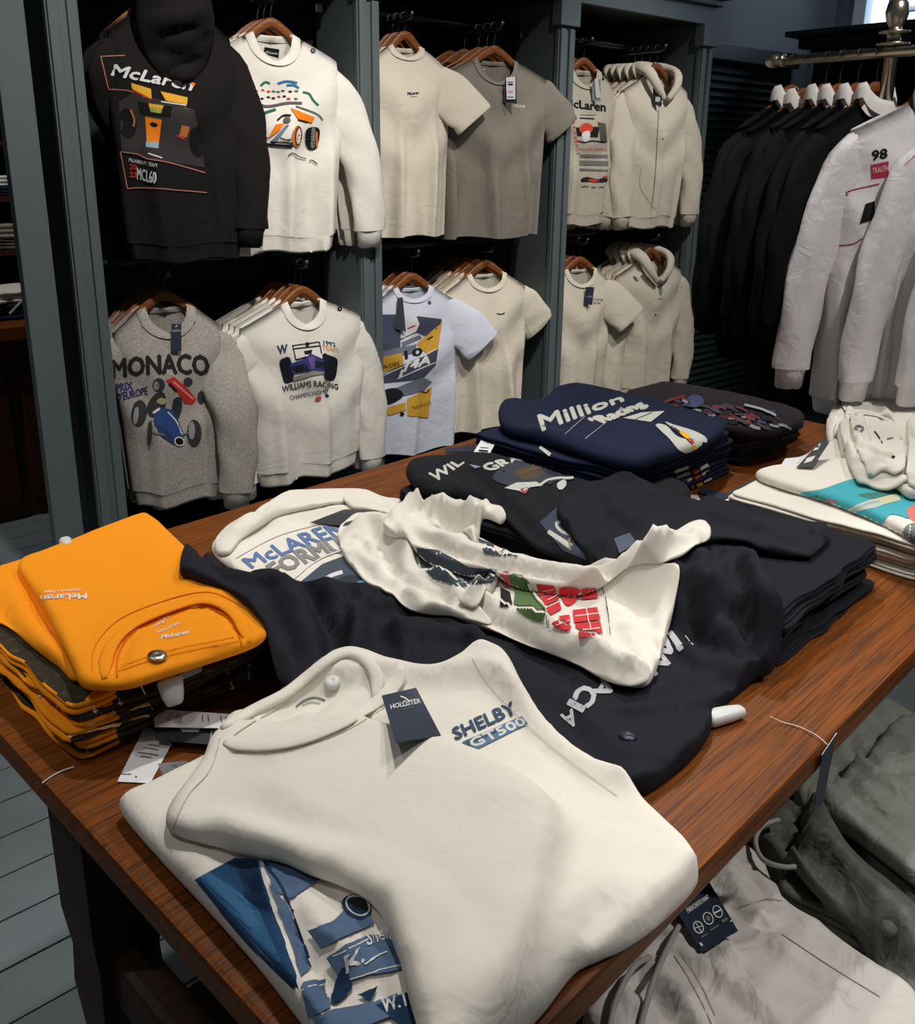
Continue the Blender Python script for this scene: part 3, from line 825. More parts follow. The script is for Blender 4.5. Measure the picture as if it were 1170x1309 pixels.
def hanger(x, y, z, rz, label, group, rail_z, S, rail_dir='y', mw=WOODH):
    h = thing('wooden_hanger', label, 'hanger', (x, y, z), group, rz)
    hx = S.ws-0.03; zs = lambda q: -(q-S.nk)/(S.ws-S.nk)*S.sd-0.017
    half = [(hx, 0, zs(hx)), ((hx+S.nk)/2+0.01, 0, zs((hx+S.nk)/2+0.01)), (S.nk-0.006, 0, -0.008), (S.nk*0.55, 0, 0.017), (0.018, 0, 0.037)]
    P = smooth_path([(-a, b, c) for a, b, c in half]+[(0, 0, 0.042)]+half[::-1], 4)
    V, F = [], []
    n = len(P)
    for i, p in enumerate(P):
        t = P[min(i+1, n-1)]-P[max(i-1, 0)]; t /= np.linalg.norm(t); nn = np.array([-t[2], 0, t[0]])
        hh = 0.016-0.005*abs(i-(n-1)/2)/((n-1)/2)
        for a, b in ((1, 0.55), (1, -0.55), (0.5, -1), (-0.5, -1), (-1, -0.55), (-1, 0.55), (-0.5, 1), (0.5, 1)):
            V.append(p+nn*hh*a+np.array([0, b*0.008, 0]))
    for i in range(n-1):
        for k in range(8): k2 = (k+1) % 8; F.append((i*8+k, i*8+k2, (i+1)*8+k2, (i+1)*8+k))
    F.append(tuple(range(8))[::-1]); F.append(tuple((n-1)*8+k for k in range(8)))
    mesh_obj('wooden_yoke', V, F, mw, h)
    hz = rail_z-z; r = 0.017
    pts = [(0, 0, 0.05), (0, 0, hz-0.045)]
    for a in np.linspace(-60, 200, 12):
        q = math.radians(a)
        c = (r*math.cos(q), 0, hz+r*math.sin(q)) if rail_dir == 'y' else (r*math.cos(q), 0, hz+r*math.sin(q))
        pts.append(c)
    V, F = tube_data(smooth_path(pts, 3), 0.0016, 6); mesh_obj('hook', V, F, DSTEEL, h)
    return h
def garment(name, label, cat, x, y, z, kind, m_, S, rz=0.0, seed=0, sl=None, sr=None, group=None, lod=1, mrib=None, collar=None, cuffm=None):
    """sl / sr: list of (x, z) sleeve centre points relative to the shoulder line (mirrored sign included), half widths"""
    root = thing(name, label, cat, (x, y, z), group, 0.0)
    c, sn = math.cos(rz), math.sin(rz); R = np.array([[c, sn, 0], [-sn, c, 0], [0, 0, 1]])
    def put(nm, V, F, m2, par=None): return mesh_obj(nm, np.asarray(V, float)@R, F, m2, par or root)
    nx, nz = (44, 38) if lod else (22, 16)
    V, F = S.build(nx, nz)
    body = put('body', V, F, m_)
    parts = [body]
    long = kind in ('sweat', 'hoodie', 'jacket')
    if long:   # ribbed waistband
        hm = np.array([S.V[i] for i in S.hem]); cen = hm.mean(0)
        offs = []
        for dz, k in ((0.002, 1.0), (-0.004, 0.965), (-0.02, 0.95), (-0.045, 0.93), (-0.052, 0.915), (-0.046, 0.89), (-0.01, 0.88)):
            offs.append((hm-cen)*np.array([k-1, (k-1)*1.2, 0])+np.array([0, 0, dz]))
        V2, F2 = band(hm, offs); parts.append(put('waistband', V2, F2, mrib or m_))
    nl = S.neck_loop()
    cen = nl.mean(0)
    if kind in ('tee', 'sweat'):
        d = (nl-cen); d[:, 2] = 0; d /= np.linalg.norm(d, axis=1)[:, None]
        wcol = 0.024 if kind == 'sweat' else 0.017
        up = np.array([0, 0, 1.0])
        offs = [d*0.004+up*-0.004+np.array([0, -0.001, 0]), d*0.002+up*0.004, -d*wcol*0.45+up*wcol*0.42, -d*wcol*0.9+up*wcol*0.62, -d*wcol*1.0+up*wcol*0.4, -d*0.006+up*-0.004]
        # front of the neck ring pushed a little proud
        offs = [o+np.stack([0*nl[:, 0], np.where(nl[:, 1] < 0, -0.003, 0.001), 0*nl[:, 0]], 1) for o in offs]
        V2, F2 = band(nl, offs); put('collar_rib', V2, F2, mrib or m_)
    if kind == 'hoodie':
        P = smooth_path([(-0.012, -0.075, -0.10), (-0.06, -0.075, -0.045), (-0.088, -0.045, 0.012), (-0.085, 0.02, 0.035), (-0.045, 0.06, 0.042), (0.045, 0.06, 0.042), (0.085, 0.02, 0.035), (0.088, -0.045, 0.012), (0.06, -0.075, -0.045), (0.012, -0.075, -0.10)], 5)
        rad = 0.012+0.020*np.sin(np.linspace(0, math.pi, len(P)))
        V2, F2 = tube_data(P, list(rad), 12, True, (1.15, 0.75)); put('hood', V2, F2, m_)
    if kind in ('tee', 'sweat', 'hoodie', 'jacket'):
        for sg, spec in ((-1, sl), (1, sr)):
            ws = S.ws
            if kind == 'tee':
                pts = spec or [(ws-0.09, -0.125), (ws-0.03, -0.142), (ws+0.04, -0.190), (ws+0.085, -0.245)]
                hw = [0.075, 0.090, 0.090, 0.086]; hd = [0.02, 0.030, 0.028, 0.024]
                pts3 = [(sg*q_[0], q_[2] if len(q_) > 2 else 0.0, q_[1]) for q_ in pts]
            else:
                pts = spec or [(ws-0.07, -0.085), (ws-0.01, -0.15), (ws+0.035, -0.30), (ws+0.05, -0.45), (ws+0.05, -0.60)]
                n = len(pts); hw = list(np.interp(np.linspace(0, 1, n), [0, .25, .6, 1], [0.075, 0.088, 0.070, 0.058])); hd = list(np.interp(np.linspace(0, 1, n), [0, .3, 1], [0.025, 0.038, 0.034]))
                pts3 = [(sg*p[0], p[2] if len(p) > 2 else 0.0, p[1]) for p in pts]
            C = smooth_path(pts3, 6); tt = np.linspace(0, len(pts3)-1, len(C))
            HW = np.interp(tt, range(len(hw)), hw); HD = np.interp(tt, range(len(hd)), hd)
            V2, F2 = loft(C, HW, HD, 20 if lod else 12, 0.06 if long else 0.035, seed+sg)
            s_ = put('sleeve', V2, F2, m_); parts.append(s_)
            if long:
                t = C[-1]-C[-3]; t /= np.linalg.norm(t)
                CC = [C[-1]-t*0.004, C[-1]+t*0.012, C[-1]+t*0.055, C[-1]+t*0.060, C[-1]+t*0.05]
                V2, F2 = loft(CC, [hw[-1]*.95, hw[-1]*.8, hw[-1]*.74, hw[-1]*.66, hw[-1]*.6], [hd[-1]*.95, hd[-1]*.85, hd[-1]*.8, hd[-1]*.7, hd[-1]*.6], 16)
                put('cuff', V2, F2, cuffm or mrib or m_, s_)
            else:
                n = 20 if lod else 12; hm = np.array(V2[-n:]); t = C[-1]-C[-2]; t /= np.linalg.norm(t)
                cen2 = hm.mean(0)
                V3, F3 = band(hm, [t*-0.02+(hm-cen2)*0.012, t*0.001+(hm-cen2)*0.012, t*0.002+(hm-cen2)*-0.03, t*-0.03+(hm-cen2)*-0.05])
                put('sleeve_hem', V3, F3, m_, s_)
    return root, bvh_of(*parts), parts
def queue(root, hang, n, dy, label, group, hlabel, hgroup, jx=0.006, drop=(), m_=None):
    """the same garment hung again behind the first one, on the same arm"""
    out = []
    for i in range(1, n+1):
        c = root.copy(); COL.objects.link(c)
        c['label'] = label+', '+ORDQ[i-1]+' in line'; c['group'] = group
        for ch in root.children:
            if ch.name.split('.')[0] in drop: continue
            k = copy_tree(ch, c)
            if m_:
                for o in [k]+list(k.children):
                    o.data = _recol(o.data, m_)
        c.scale = (1, 0.4, 1)
        c.location = (root.location.x+random.uniform(-jx, jx), root.location.y+dy*i, root.location.z+random.uniform(-0.004, 0.004))
        h = copy_tree(hang); h['label'] = hlabel+', '+ORDQ[i]+' in line'; h['group'] = hgroup
        h.location = (c.location.x, c.location.y, hang.location.z); h.scale = (1, 0.5, 1)
        out.append(c)
    return out
ORDQ = ['first', 'second', 'third', 'fourth', 'fifth', 'sixth', 'seventh']
_rc = {}
def _recol(me, m_):
    k = (me.name, m_.name)
    if k not in _rc:
        q = me.copy(); q.materials.clear(); q.materials.append(m_); _rc[k] = q
    return _rc[k]
NZU, NZL = 1.915, 1.072       # shoulder heights of upper and lower rows
def hung(name, label, cat, x, y, row, kind, m_, S, n_back, back_label, group, hlabel, hgroup, rz=0.0, seed=0, sl=None, sr=None, mrib=None, dz=0.0, dy=0.042, back_m=None):
    z = (NZU if row == 'u' else NZL)+dz
    r, b, parts = garment(name, label, cat, x, y, z, kind, m_, S, rz, seed, sl, sr, group if n_back and back_label == label else None, 1, mrib)
    rzz = (RZU if row == 'u' else RZL)
    h = hanger(x, y, z, rz, hlabel, hgroup, rzz-0.03+0.008, S)
    face_arm(x, rzz, y-0.03)
    if n_back: queue(r, h, n_back, dy, back_label, group, hlabel, hgroup, m_=back_m)
    return r, b, h
HG = 'wooden hangers in the wall cabinet'
def HL(w_): return 'brown wooden hanger holding '+w_
PB = ink(22, 22, 24); PW = ink(222, 222, 220); PO = ink(240, 130, 30); PG = ink(40, 110, 88); PBL = ink(52, 116, 168); PR = ink(196, 52, 50); PGY = ink(120, 118, 114)
def q4(x0, yb0, x1, yb1, hgt, up=None):
    """text box from a baseline and a height in pixels"""
    d = np.array([x1-x0, yb1-yb0], float); d /= np.linalg.norm(d); u = np.array([d[1], -d[0]]) if up is None else np.array(up, float)
    u = u/np.linalg.norm(u)*hgt
    return [(x0, yb0), (x1, yb1), (x1+u[0], yb1+u[1]), (x0+u[0], yb0+u[1])]
# ---------------- bay one
# black hoodie, back outward
S = Shirt(L=0.655, ws=0.178, wc=0.195, wh=0.18, nd=0.03, fold=0.012, seed=1, depth=0.085)
LS = lambda ws, o=0.0, f=0.0: [(ws-0.085, -0.14), (ws-0.02, -0.175, 0.0), (ws+0.035+o, -0.31, -0.01-f), (ws+0.06+o*1.6, -0.46, -0.02-f), (ws+0.06+o*2, -0.615, -0.02-f)]
r, b, h = hung('hoodie', 'black hoodie hung back outward with orange and yellow racing car print', 'hoodie', 1.285, 2.735, 'u', 'jacket', BLACKF, S, 2,
               'plain black hoodie hanging right behind the printed black hoodie', 'black hoodies in the wall cabinet', HL('a black hoodie'), HG, rz=-0.16, seed=3,
               sl=LS(0.178, -0.09, -0.04), sr=LS(0.178, -0.02, 0.01), dz=0.03)
for q in ('jacket',): pass
# hood hanging down the back
V, F = [], []; nu, nv = 22, 20
for j in range(nv+1):
    v = j/nv
    for i in range(nu+1):
        u = i/nu*2-1; wv = 0.088*math.sqrt(max(0.02, 1-(v*0.96)**3.2))*(0.78+0.5*math.sin(v*math.pi*0.8))
        bulge = 0.085*math.sin(min(1, v*1.15+0.16)*math.pi*0.92)
        V.append((u*wv, -0.045-bulge*math.sqrt(max(0, 1-u*u))-0.010*(math.sin(v*21-5*u*u+2*u)+0.7*math.sin(v*34+4*u))*(1-abs(u)**2)*min(1, v*4), 0.085-0.275*v+0.05*u*u*(1-v)))
for j in range(nv):
    for i in range(nu): a = j*(nu+1)+i; F.append((a, a+1, a+nu+2, a+nu+1))
c_, s_ = math.cos(-0.16), math.sin(-0.16); Rm = np.array([[c_, s_, 0], [-s_, c_, 0], [0, 0, 1]])
hood = mesh_obj('hood', (np.array(V)+[0.0, 0, 0])@Rm, F, BLACKF, r)
hood.modifiers.new('thick', 'SOLIDIFY').thickness = 0.012
OR = ink(190, 112, 60); YL = ink(236, 176, 50); DK = ink(24, 22, 24); DG = ink(58, 54, 54)
PINK = ink(178, 120, 100)
decal('back_print', r, b, [
    (PINK, ('line', [(129, 72), (160, 71)], 1.3)), (PINK, ('line', [(228, 84), (253, 92)], 1.3)), (PINK, ('line', [(129, 72), (139, 114)], 1.3)),
    (PINK, ('line', [(139, 114), (165, 116), (178, 123)], 1.3)), (PINK, ('line', [(218, 132), (248, 143)], 1.3)),
    (DG, ('poly', [(152, 130), (172, 118), (248, 140), (262, 214), (210, 206), (156, 195)])),
    (DK, ('ell', 163, 158, 12, 20, -0.1)), (DK, ('ell', 252, 182, 11, 20, -0.1)), (OR, ('line', [(167, 140), (172, 152), (171, 162)], 2.5)),
    (YL, ('poly', [(168, 106), (193, 114), (194, 126), (184, 124), (169, 113)])), (YL, ('poly', [(205, 117), (240, 125), (239, 134), (212, 129)])),
    (PR, ('line', [(170, 115), (193, 127)], 1.6)), (PW, ('line', [(206, 130), (238, 135)], 1.6)),
    (DK, ('poly', [(176, 130), (220, 136), (218, 150), (180, 146)])), (YL, ('poly', [(190, 132), (209, 135), (206, 144), (192, 141)])), (ink(150, 176, 70), ('poly', [(191, 137), (207, 139), (205, 145), (193, 143)])),
    (PO, ('poly', [(186, 149), (207, 153), (203, 182), (188, 181)])), (ink(150, 180, 196), ('poly', [(187, 181), (203, 182), (202, 190), (187, 188)])), (DK, ('blob', [(191, 158), (196, 156), (203, 160), (196, 163)])),
    (OR, ('poly', [(232, 160), (242, 162), (238, 176), (229, 174)])), (PR, ('line', [(226, 173), (236, 178)], 2.5)), (PW, ('line', [(190, 196), (198, 199), (207, 202)], 1.6)),
    (PINK, ('line', [(155, 194), (176, 197), (190, 203), (220, 209), (262, 221)], 1.4)), (PINK, ('line', [(155, 194), (163, 241)], 1.2)), (PINK, ('line', [(163, 241), (190, 240), (264, 246)], 1.3)),
    (PW, ('text', 'McLaren', q4(142, 96, 246, 117, 14, (0.05, -1)), {'bold': 0.02, 'shear': 0.25})),
    (PO, ('poly', [(240, 103), (250, 108), (247, 112)])),
    (PW, ('text', 'McLAREN F1 TEAM', q4(165, 206, 200, 214, 4.5), {'bold': 0.01})), (PR, ('text', '20', q4(166, 216, 175, 217, 7), {'bold': 0.02})), (PR, ('text', '23', q4(166, 226, 175, 227, 7), {'bold': 0.02})),
    (PW, ('text', 'MCL60', q4(176, 229, 200, 235, 15, (0, -1)), {'bold': 0.005})),
])
decal('sensor_disc', r, bvh_of(*[o for o in r.children if o.name.startswith('body')]), [(PLAST, ('ell', 144, 26, 4, 6, -0.3))], lift=0.004)
# cream sweatshirt with drawn car
S = Shirt(L=0.625, ws=0.225, wc=0.245, wh=0.20, nd=0.085, fold=0.015, seed=2, rib=True)
SLT = HL('a cream sweatshirt with a sketched car')
r, b, h = hung('sweatshirt', 'cream sweatshirt with loose sketch of orange racing car and grandstand', 'sweatshirt', 1.66, 2.80, 'u', 'sweat', CREAM, S, 2,
               'cream sweatshirt hanging hidden behind the sketched car sweatshirt', 'cream sweatshirts upper row', SLT, HG, rz=-0.18, seed=5,
               sl=LS(0.225, -0.10), sr=LS(0.225, 0.02))
GRY = ink(96, 94, 92)
sk = []
for (a, c) in (([(311, 124), (313, 113), (320, 109), (326, 112)], PG), ([(333, 110), (339, 105), (345, 107)], PG), ([(387, 118), (395, 120), (400, 128), (407, 135)], PG), ([(355, 107), (366, 104), (380, 106)], PBL), ([(366, 109), (376, 109), (382, 113)], PBL)):
    sk.append((c, ('line', a, 3.0)))
random.seed(8)
for i in range(16): sk.append((random.choice((PB, PR, OR, GRY)), ('ell', 328+i % 8*7+random.uniform(-2, 2), 117+i//8*8+random.uniform(-2, 2), 3.0, 1.5, 0.1)))
sk += [(GRY, ('line', [(320, 124), (338, 136), (366, 132), (386, 132)], 3)), (GRY, ('line', [(318, 128), (330, 140)], 4)), (GRY, ('line', [(378, 136), (404, 145), (412, 153)], 1.5)), (GRY, ('line', [(326, 146), (340, 143), (352, 140)], 1.6)),
       (PG, ('line', [(330, 148), (342, 143), (352, 140)], 3)), (PO, ('poly', [(371, 138), (402, 150), (398, 157), (380, 152)])), (PB, ('line', [(380, 153), (393, 156)], 1.5)),
       (PO, ('poly', [(342, 177), (352, 159), (364, 158), (358, 166)])), (ink(110, 130, 160), ('poly', [(346, 180), (366, 160), (370, 160), (352, 182)])), (GRY, ('ell', 367, 154, 5, 4, 0)), (PB, ('line', [(354, 154), (362, 148), (372, 148)], 2)),
       (PB, ('line', [(341, 184), (360, 186), (374, 187)], 3.4)), (PB, ('line', [(345, 181), (374, 183)], 2)), (PB, ('line', [(331, 168), (340, 168), (335, 174), (342, 176)], 2)), (PB, ('line', [(358, 176), (366, 179), (372, 178)], 1.6)),
       (OR, ('ell', 379, 174, 6, 14, 0.1)), (CREAM, ('ell', 381, 174, 3.2, 10, 0.1)), (PB, ('ring', 380, 174, 4.5, 12, 0.1, 1.4)), (PB, ('blob', [(390, 166), (400, 162), (408, 166), (405, 188), (396, 191), (390, 184)])), (PGY, ('blob', [(397, 165), (402, 164), (402, 188), (397, 188)])), (OR, ('line', [(404, 168), (405, 188)], 2.4)),
       (PB, ('line', [(321, 166), (323, 178), (332, 185)], 4)), (OR, ('line', [(325, 158), (328, 172)], 3)), (PR, ('line', [(317, 184), (316, 194)], 3)),
       (PB, ('line', [(369, 199), (373, 195), (380, 200), (390, 203)], 1.3)), (PB, ('line', [(395, 206), (399, 205), (406, 210)], 1.3))]
decal('chest_print', r, b, sk)
decal('size_dot', r, b, [(BLKP, ('ell', 400, 65, 3.6, 3.8, 0)), (PW, ('ell', 400, 65, 1.0, 1.0, 0))], lift=0.002)
decal('neck_label', r, b, [(PB, ('poly', [(338, 60), (357, 63), (356, 74), (337, 68)])), (PW, ('text', 'McLaren', q4(340, 68, 355, 70, 3))) ], lift=0.002)
# grey MONACO sweatshirt
S = Shirt(L=0.59, ws=0.168, wc=0.178, wh=0.158, nd=0.085, fold=0.010, seed=3, rib=True)
r, b, h = hung('sweatshirt', 'heather grey sweatshirt with MONACO lettering and two vintage racing cars', 'sweatshirt', 1.232, 2.80, 'l', 'sweat', HEATH, S, 3,
               'heather grey sweatshirt hanging behind the MONACO one', 'heather grey sweatshirts lower row', HL('a heather grey sweatshirt'), HG, rz=-0.2, seed=7,
               sl=LS(0.168, -0.09, -0.05), sr=LS(0.168, -0.03, 0.07), dz=0.01)
NV = ink(44, 62, 108); BLU = ink(46, 74, 128); TY = ink(58, 58, 60); TYL = ink(150, 148, 146)
decal('chest_print', r, b, [
    (ink(44, 42, 40), ('text', 'MONACO', [(144, 484), (267, 480), (266, 455), (143, 461)], {'bold': 0.03, 'arc': 4})),
    (ink(70, 66, 110), ('text', 'PRIX', [(149, 501), (170, 497), (169, 488), (148, 491)], {'bold': 0.02})), (ink(70, 66, 110), ('text', "D'EUROPE", [(150, 513), (189, 504), (188, 494), (149, 503)], {'bold': 0.02})),
    (TY, ('ell', 203, 492, 8, 9, 0)), (TYL, ('ell', 200, 493, 3.5, 6, 0)), (TY, ('ell', 240, 488, 6, 6, 0)), (TY, ('ell', 257, 508, 5, 9, 0)),
    (PR, ('poly', [(212, 486), (222, 481), (240, 497), (251, 510), (246, 517), (236, 515), (226, 500)])), (ink(226, 140, 130), ('line', [(222, 488), (240, 504), (247, 510)], 2.5)), (DK, ('line', [(216, 490), (226, 500)], 3)),
    (TY, ('ell', 178, 528, 10, 17, 0.1)), (TYL, ('ell', 174, 531, 3.2, 12, 0.1)), (TY, ('blob', [(188, 520), (196, 506), (206, 500), (212, 508), (208, 530), (192, 532)])), (TY, ('blob', [(222, 510), (231, 508), (232, 524), (226, 536), (220, 526)])),
    (BLU, ('poly', [(197, 534), (203, 520), (222, 524), (234, 552), (235, 562), (226, 566), (214, 552), (198, 544)])), (NV, ('poly', [(196, 536), (210, 545), (226, 566), (222, 568), (206, 558)])), (ink(170, 168, 120), ('blob', [(200, 513), (206, 508), (214, 512), (208, 517)])),
    (PW, ('line', [(214, 526), (226, 540), (233, 556)], 1.6)), (PW, ('line', [(196, 528), (204, 522)], 3)), (DK, ('ell', 229, 564, 6, 5, 0.3)), (PW, ('ring', 229, 564, 7, 6, 0.3, 1.5)),
    (TY, ('ell', 192, 554, 4.5, 18, 0.05)), (TYL, ('ring', 192, 554, 4.5, 18, 0.05, 1.2)), (TY, ('ell', 248, 553, 9, 17, 0.0)), (TYL, ('ell', 245, 550, 4, 12, 0.0)), (PGY, ('line', [(196, 552), (210, 556)], 2)), (PGY, ('line', [(232, 556), (242, 552)], 2)),
])
decal('size_dot', r, b, [(BLKP, ('ell', 246, 412, 3.8, 3.8, 0)), (PW, ('ell', 246, 412, 1.0, 1.0, 0))], lift=0.002)
def hang_card(root, bvh, quad, m_, off=0.012, nm='price_tag'):
    P = [cast(bvh, *p) for p in quad]; d = [np.linalg.norm(np.array(h[0])-CAMP) for h in P if h]
    k = min(d)-off
    C = []
    for p in quad:
        q = ray(*p); C.append(CAMP+q/np.linalg.norm(q)*k)
    return card(nm, C, m_, root)
t = hang_card(r, b, [(219, 414), (232, 414), (232, 449), (219, 449)], TAGN, nm='hang_tag')
decal('tag_lettering', r, bvh_of(t), [(PW, ('text', 'HOLLISTER', q4(220, 424, 231, 424, 2.5))), (PW, ('line', [(224, 418), (227, 416)], 1))], lift=0.001)
# cream WILLIAMS sweatshirt
S = Shirt(L=0.575, ws=0.245, wc=0.262, wh=0.215, nd=0.085, fold=0.012, seed=4, rib=True)
r, b, h = hung('sweatshirt', 'cream sweatshirt with front view of blue racing car and WILLIAMS lettering', 'sweatshirt', 1.71, 2.76, 'l', 'sweat', CREAM, S, 4,
               'cream sweatshirt hanging behind the WILLIAMS one', 'cream sweatshirts lower row', HL('a cream WILLIAMS sweatshirt').replace(' WILLIAMS', ' lettered'), HG, rz=0.0, seed=9,
               sl=LS(0.235, -0.02, -0.035), sr=LS(0.235, -0.01), dz=-0.01)
NB = ink(30, 32, 44); PU = ink(58, 60, 120)
decal('chest_print', r, b, [
    (ink(62, 72, 104), ('text', 'W', [(356, 453), (367, 451), (367, 440), (354, 442)], {'bold': 0.02})), (ink(70, 100, 130), ('text', '1992', [(414, 441), (429, 443), (428, 438), (413, 435)], {'bold': 0.02})), (ink(226, 170, 110), ('text', 'TEAM', [(412, 447), (432, 450), (431, 444), (411, 441)], {'bold': 0.02})),
    (NB, ('line', [(373, 442), (408, 437)], 1.4)), (NB, ('line', [(374, 446), (409, 442)], 1.6)), (NB, ('line', [(374, 442), (378, 460)], 1.4)), (NB, ('line', [(408, 437), (411, 452)], 1.4)), (NB, ('line', [(378, 460), (392, 456)], 1.8)),
    (NB, ('ell', 392.5, 440, 3, 3.2, 0)), (NB, ('poly', [(388, 449), (399, 447), (398, 452), (390, 453)])),
    (NB, ('blob', [(357, 462), (364, 457), (371, 458), (376, 484), (373, 487), (364, 490), (360, 478)])), (NB, ('blob', [(412, 453), (420, 454), (430, 458), (431, 466), (428, 484), (420, 486), (414, 482)])),
    (PU, ('poly', [(370, 465), (390, 458), (396, 452), (404, 455), (414, 460), (414, 474), (400, 474), (374, 478)])), (NB, ('poly', [(371, 469), (390, 464), (396, 474), (378, 476)])), (ink(110, 84, 140), ('poly', [(393, 456), (403, 456), (401, 472), (398, 472)])), (NB, ('poly', [(403, 462), (414, 462), (414, 471), (403, 470)])),
    (ink(150, 146, 140), ('poly', [(374, 482), (400, 474), (414, 475), (414, 478), (400, 480), (375, 487)])),
    (ink(70, 66, 66), ('text', 'WILLIAMS RACING', [(361, 502), (432, 498), (432, 491), (360, 494)], {'bold': 0.01, 'arc': 6})), (ink(56, 58, 76), ('text', 'CHAMPIONSHIP', [(370, 511), (420, 502), (419, 495), (369, 506)], {'bold': 0.01})),
    (ink(186, 84, 84), ('blob', [(403, 508), (410, 506), (410, 511), (404, 513)])), (NB, ('poly', [(415, 503), (420, 505), (419, 508), (415, 506)])),
])
decal('size_dot', r, b, [(BLKP, ('ell', 434, 395, 3.4, 3.4, 0)), (PW, ('ell', 434, 395, 1.0, 1.0, 0))], lift=0.002)
decal('seam_sensor', r, b, [(PGY, ('ell', 405, 391, 3, 2.5, 0))], lift=0.002)
# ---------------- bay two
S = Shirt(L=0.665, ws=0.168, wc=0.178, wh=0.165, nd=0.04, nk=0.07, fold=0.024, seed=5)
r, b, h = hung('t_shirt', 'cream mock neck T-shirt with tiny black chest lettering beside the stone grey T-shirt', 't-shirt', 2.235, 2.84, 'u', 'tee', OATM, S, 2,
               'cream T-shirt hanging behind the mock neck T-shirt', 'cream T-shirts upper row', HL('a cream mock neck T-shirt'), HG, rz=-0.2, seed=11, dz=0.015, sr=[(0.078, -0.125, -0.005), (0.138, -0.142, -0.02), (0.208, -0.19, -0.055), (0.253, -0.245, -0.08)], sl=[(0.075, -0.125), (0.11, -0.15), (0.14, -0.2), (0.155, -0.26)])
decal('chest_print', r, b, [(PB, ('text', 'McLaren', [(521, 122), (535, 120), (535, 117), (521, 118)], {'bold': 0.03})), (PGY, ('line', [(525, 124), (533, 123)], 0.8))])
S = Shirt(L=0.665, ws=0.255, wc=0.245, wh=0.225, nd=0.085, nk=0.10, fold=0.024, seed=6)
r, b, h = hung('t_shirt', 'stone grey oversized T-shirt with white price tag on chest', 't-shirt', 2.635, 2.79, 'u', 'tee', GREYT, S, 1,
               'second stone grey T-shirt behind the tagged one', 'stone grey T-shirts', HL('a stone grey T-shirt'), HG, rz=-0.2, seed=13, dz=-0.005)
queue(r, h, 3, 0.085, 'black T-shirt hanging behind the stone grey T-shirts', 'black T-shirts behind the grey ones', HL('a black T-shirt'), HG, m_=FADE)
decal('chest_print', r, b, [(ink(196, 192, 184), ('text', 'McLaren', [(657, 137), (671, 138), (671, 133), (657, 133)], {'bold': 0.03})), (ink(168, 164, 156), ('line', [(659, 140), (668, 140)], 0.8))])
decal('neck_label', r, b, [(PW, ('ell', 619, 89, 2.5, 1.5, 0)), (PW, ('poly', [(609, 74), (612, 73), (620, 81), (617, 83)]))], lift=0.002)
t0 = hang_card(r, b, [(646, 99), (660, 98), (661, 133), (643, 130)], TAGB, 0.008, 'hang_tag')
t = hang_card(r, b, [(647, 99), (659, 98), (659, 127), (648, 127)], PAPER, 0.03)
decal('tag_print', r, bvh_of(t), [(PGY, ('line', [(649, 105), (656, 105)], 1.5)), (PB, ('line', [(650, 108), (656, 108)], 2)), (ink(220, 170, 175), ('line', [(650, 117), (656, 117)], 3)), (PGY, ('line', [(649, 124), (657, 124)], 1.2))], lift=0.001)
S = Shirt(L=0.66, ws=0.20, wc=0.205, wh=0.19, nd=0.05, nk=0.085, fold=0.012, seed=7)
r, b, h = hung('t_shirt', 'cool white T-shirt with large yellow and slate racing photo print', 't-shirt', 2.265, 2.84, 'l', 'tee', PURE, S, 2,
               'cool white T-shirt hanging behind the yellow printed one', 'cool white T-shirts', HL('a cool white printed T-shirt'), HG, rz=-0.2, seed=15, dz=-0.012, sr=[(0.110, -0.125, -0.005), (0.170, -0.142, -0.02), (0.240, -0.19, -0.055), (0.285, -0.245, -0.08)], sl=[(0.1, -0.125), (0.13, -0.15), (0.16, -0.2), (0.175, -0.26)])
SLT_ = ink(70, 74, 92); YLW = ink(206, 158, 58); LSL = ink(112, 116, 130)
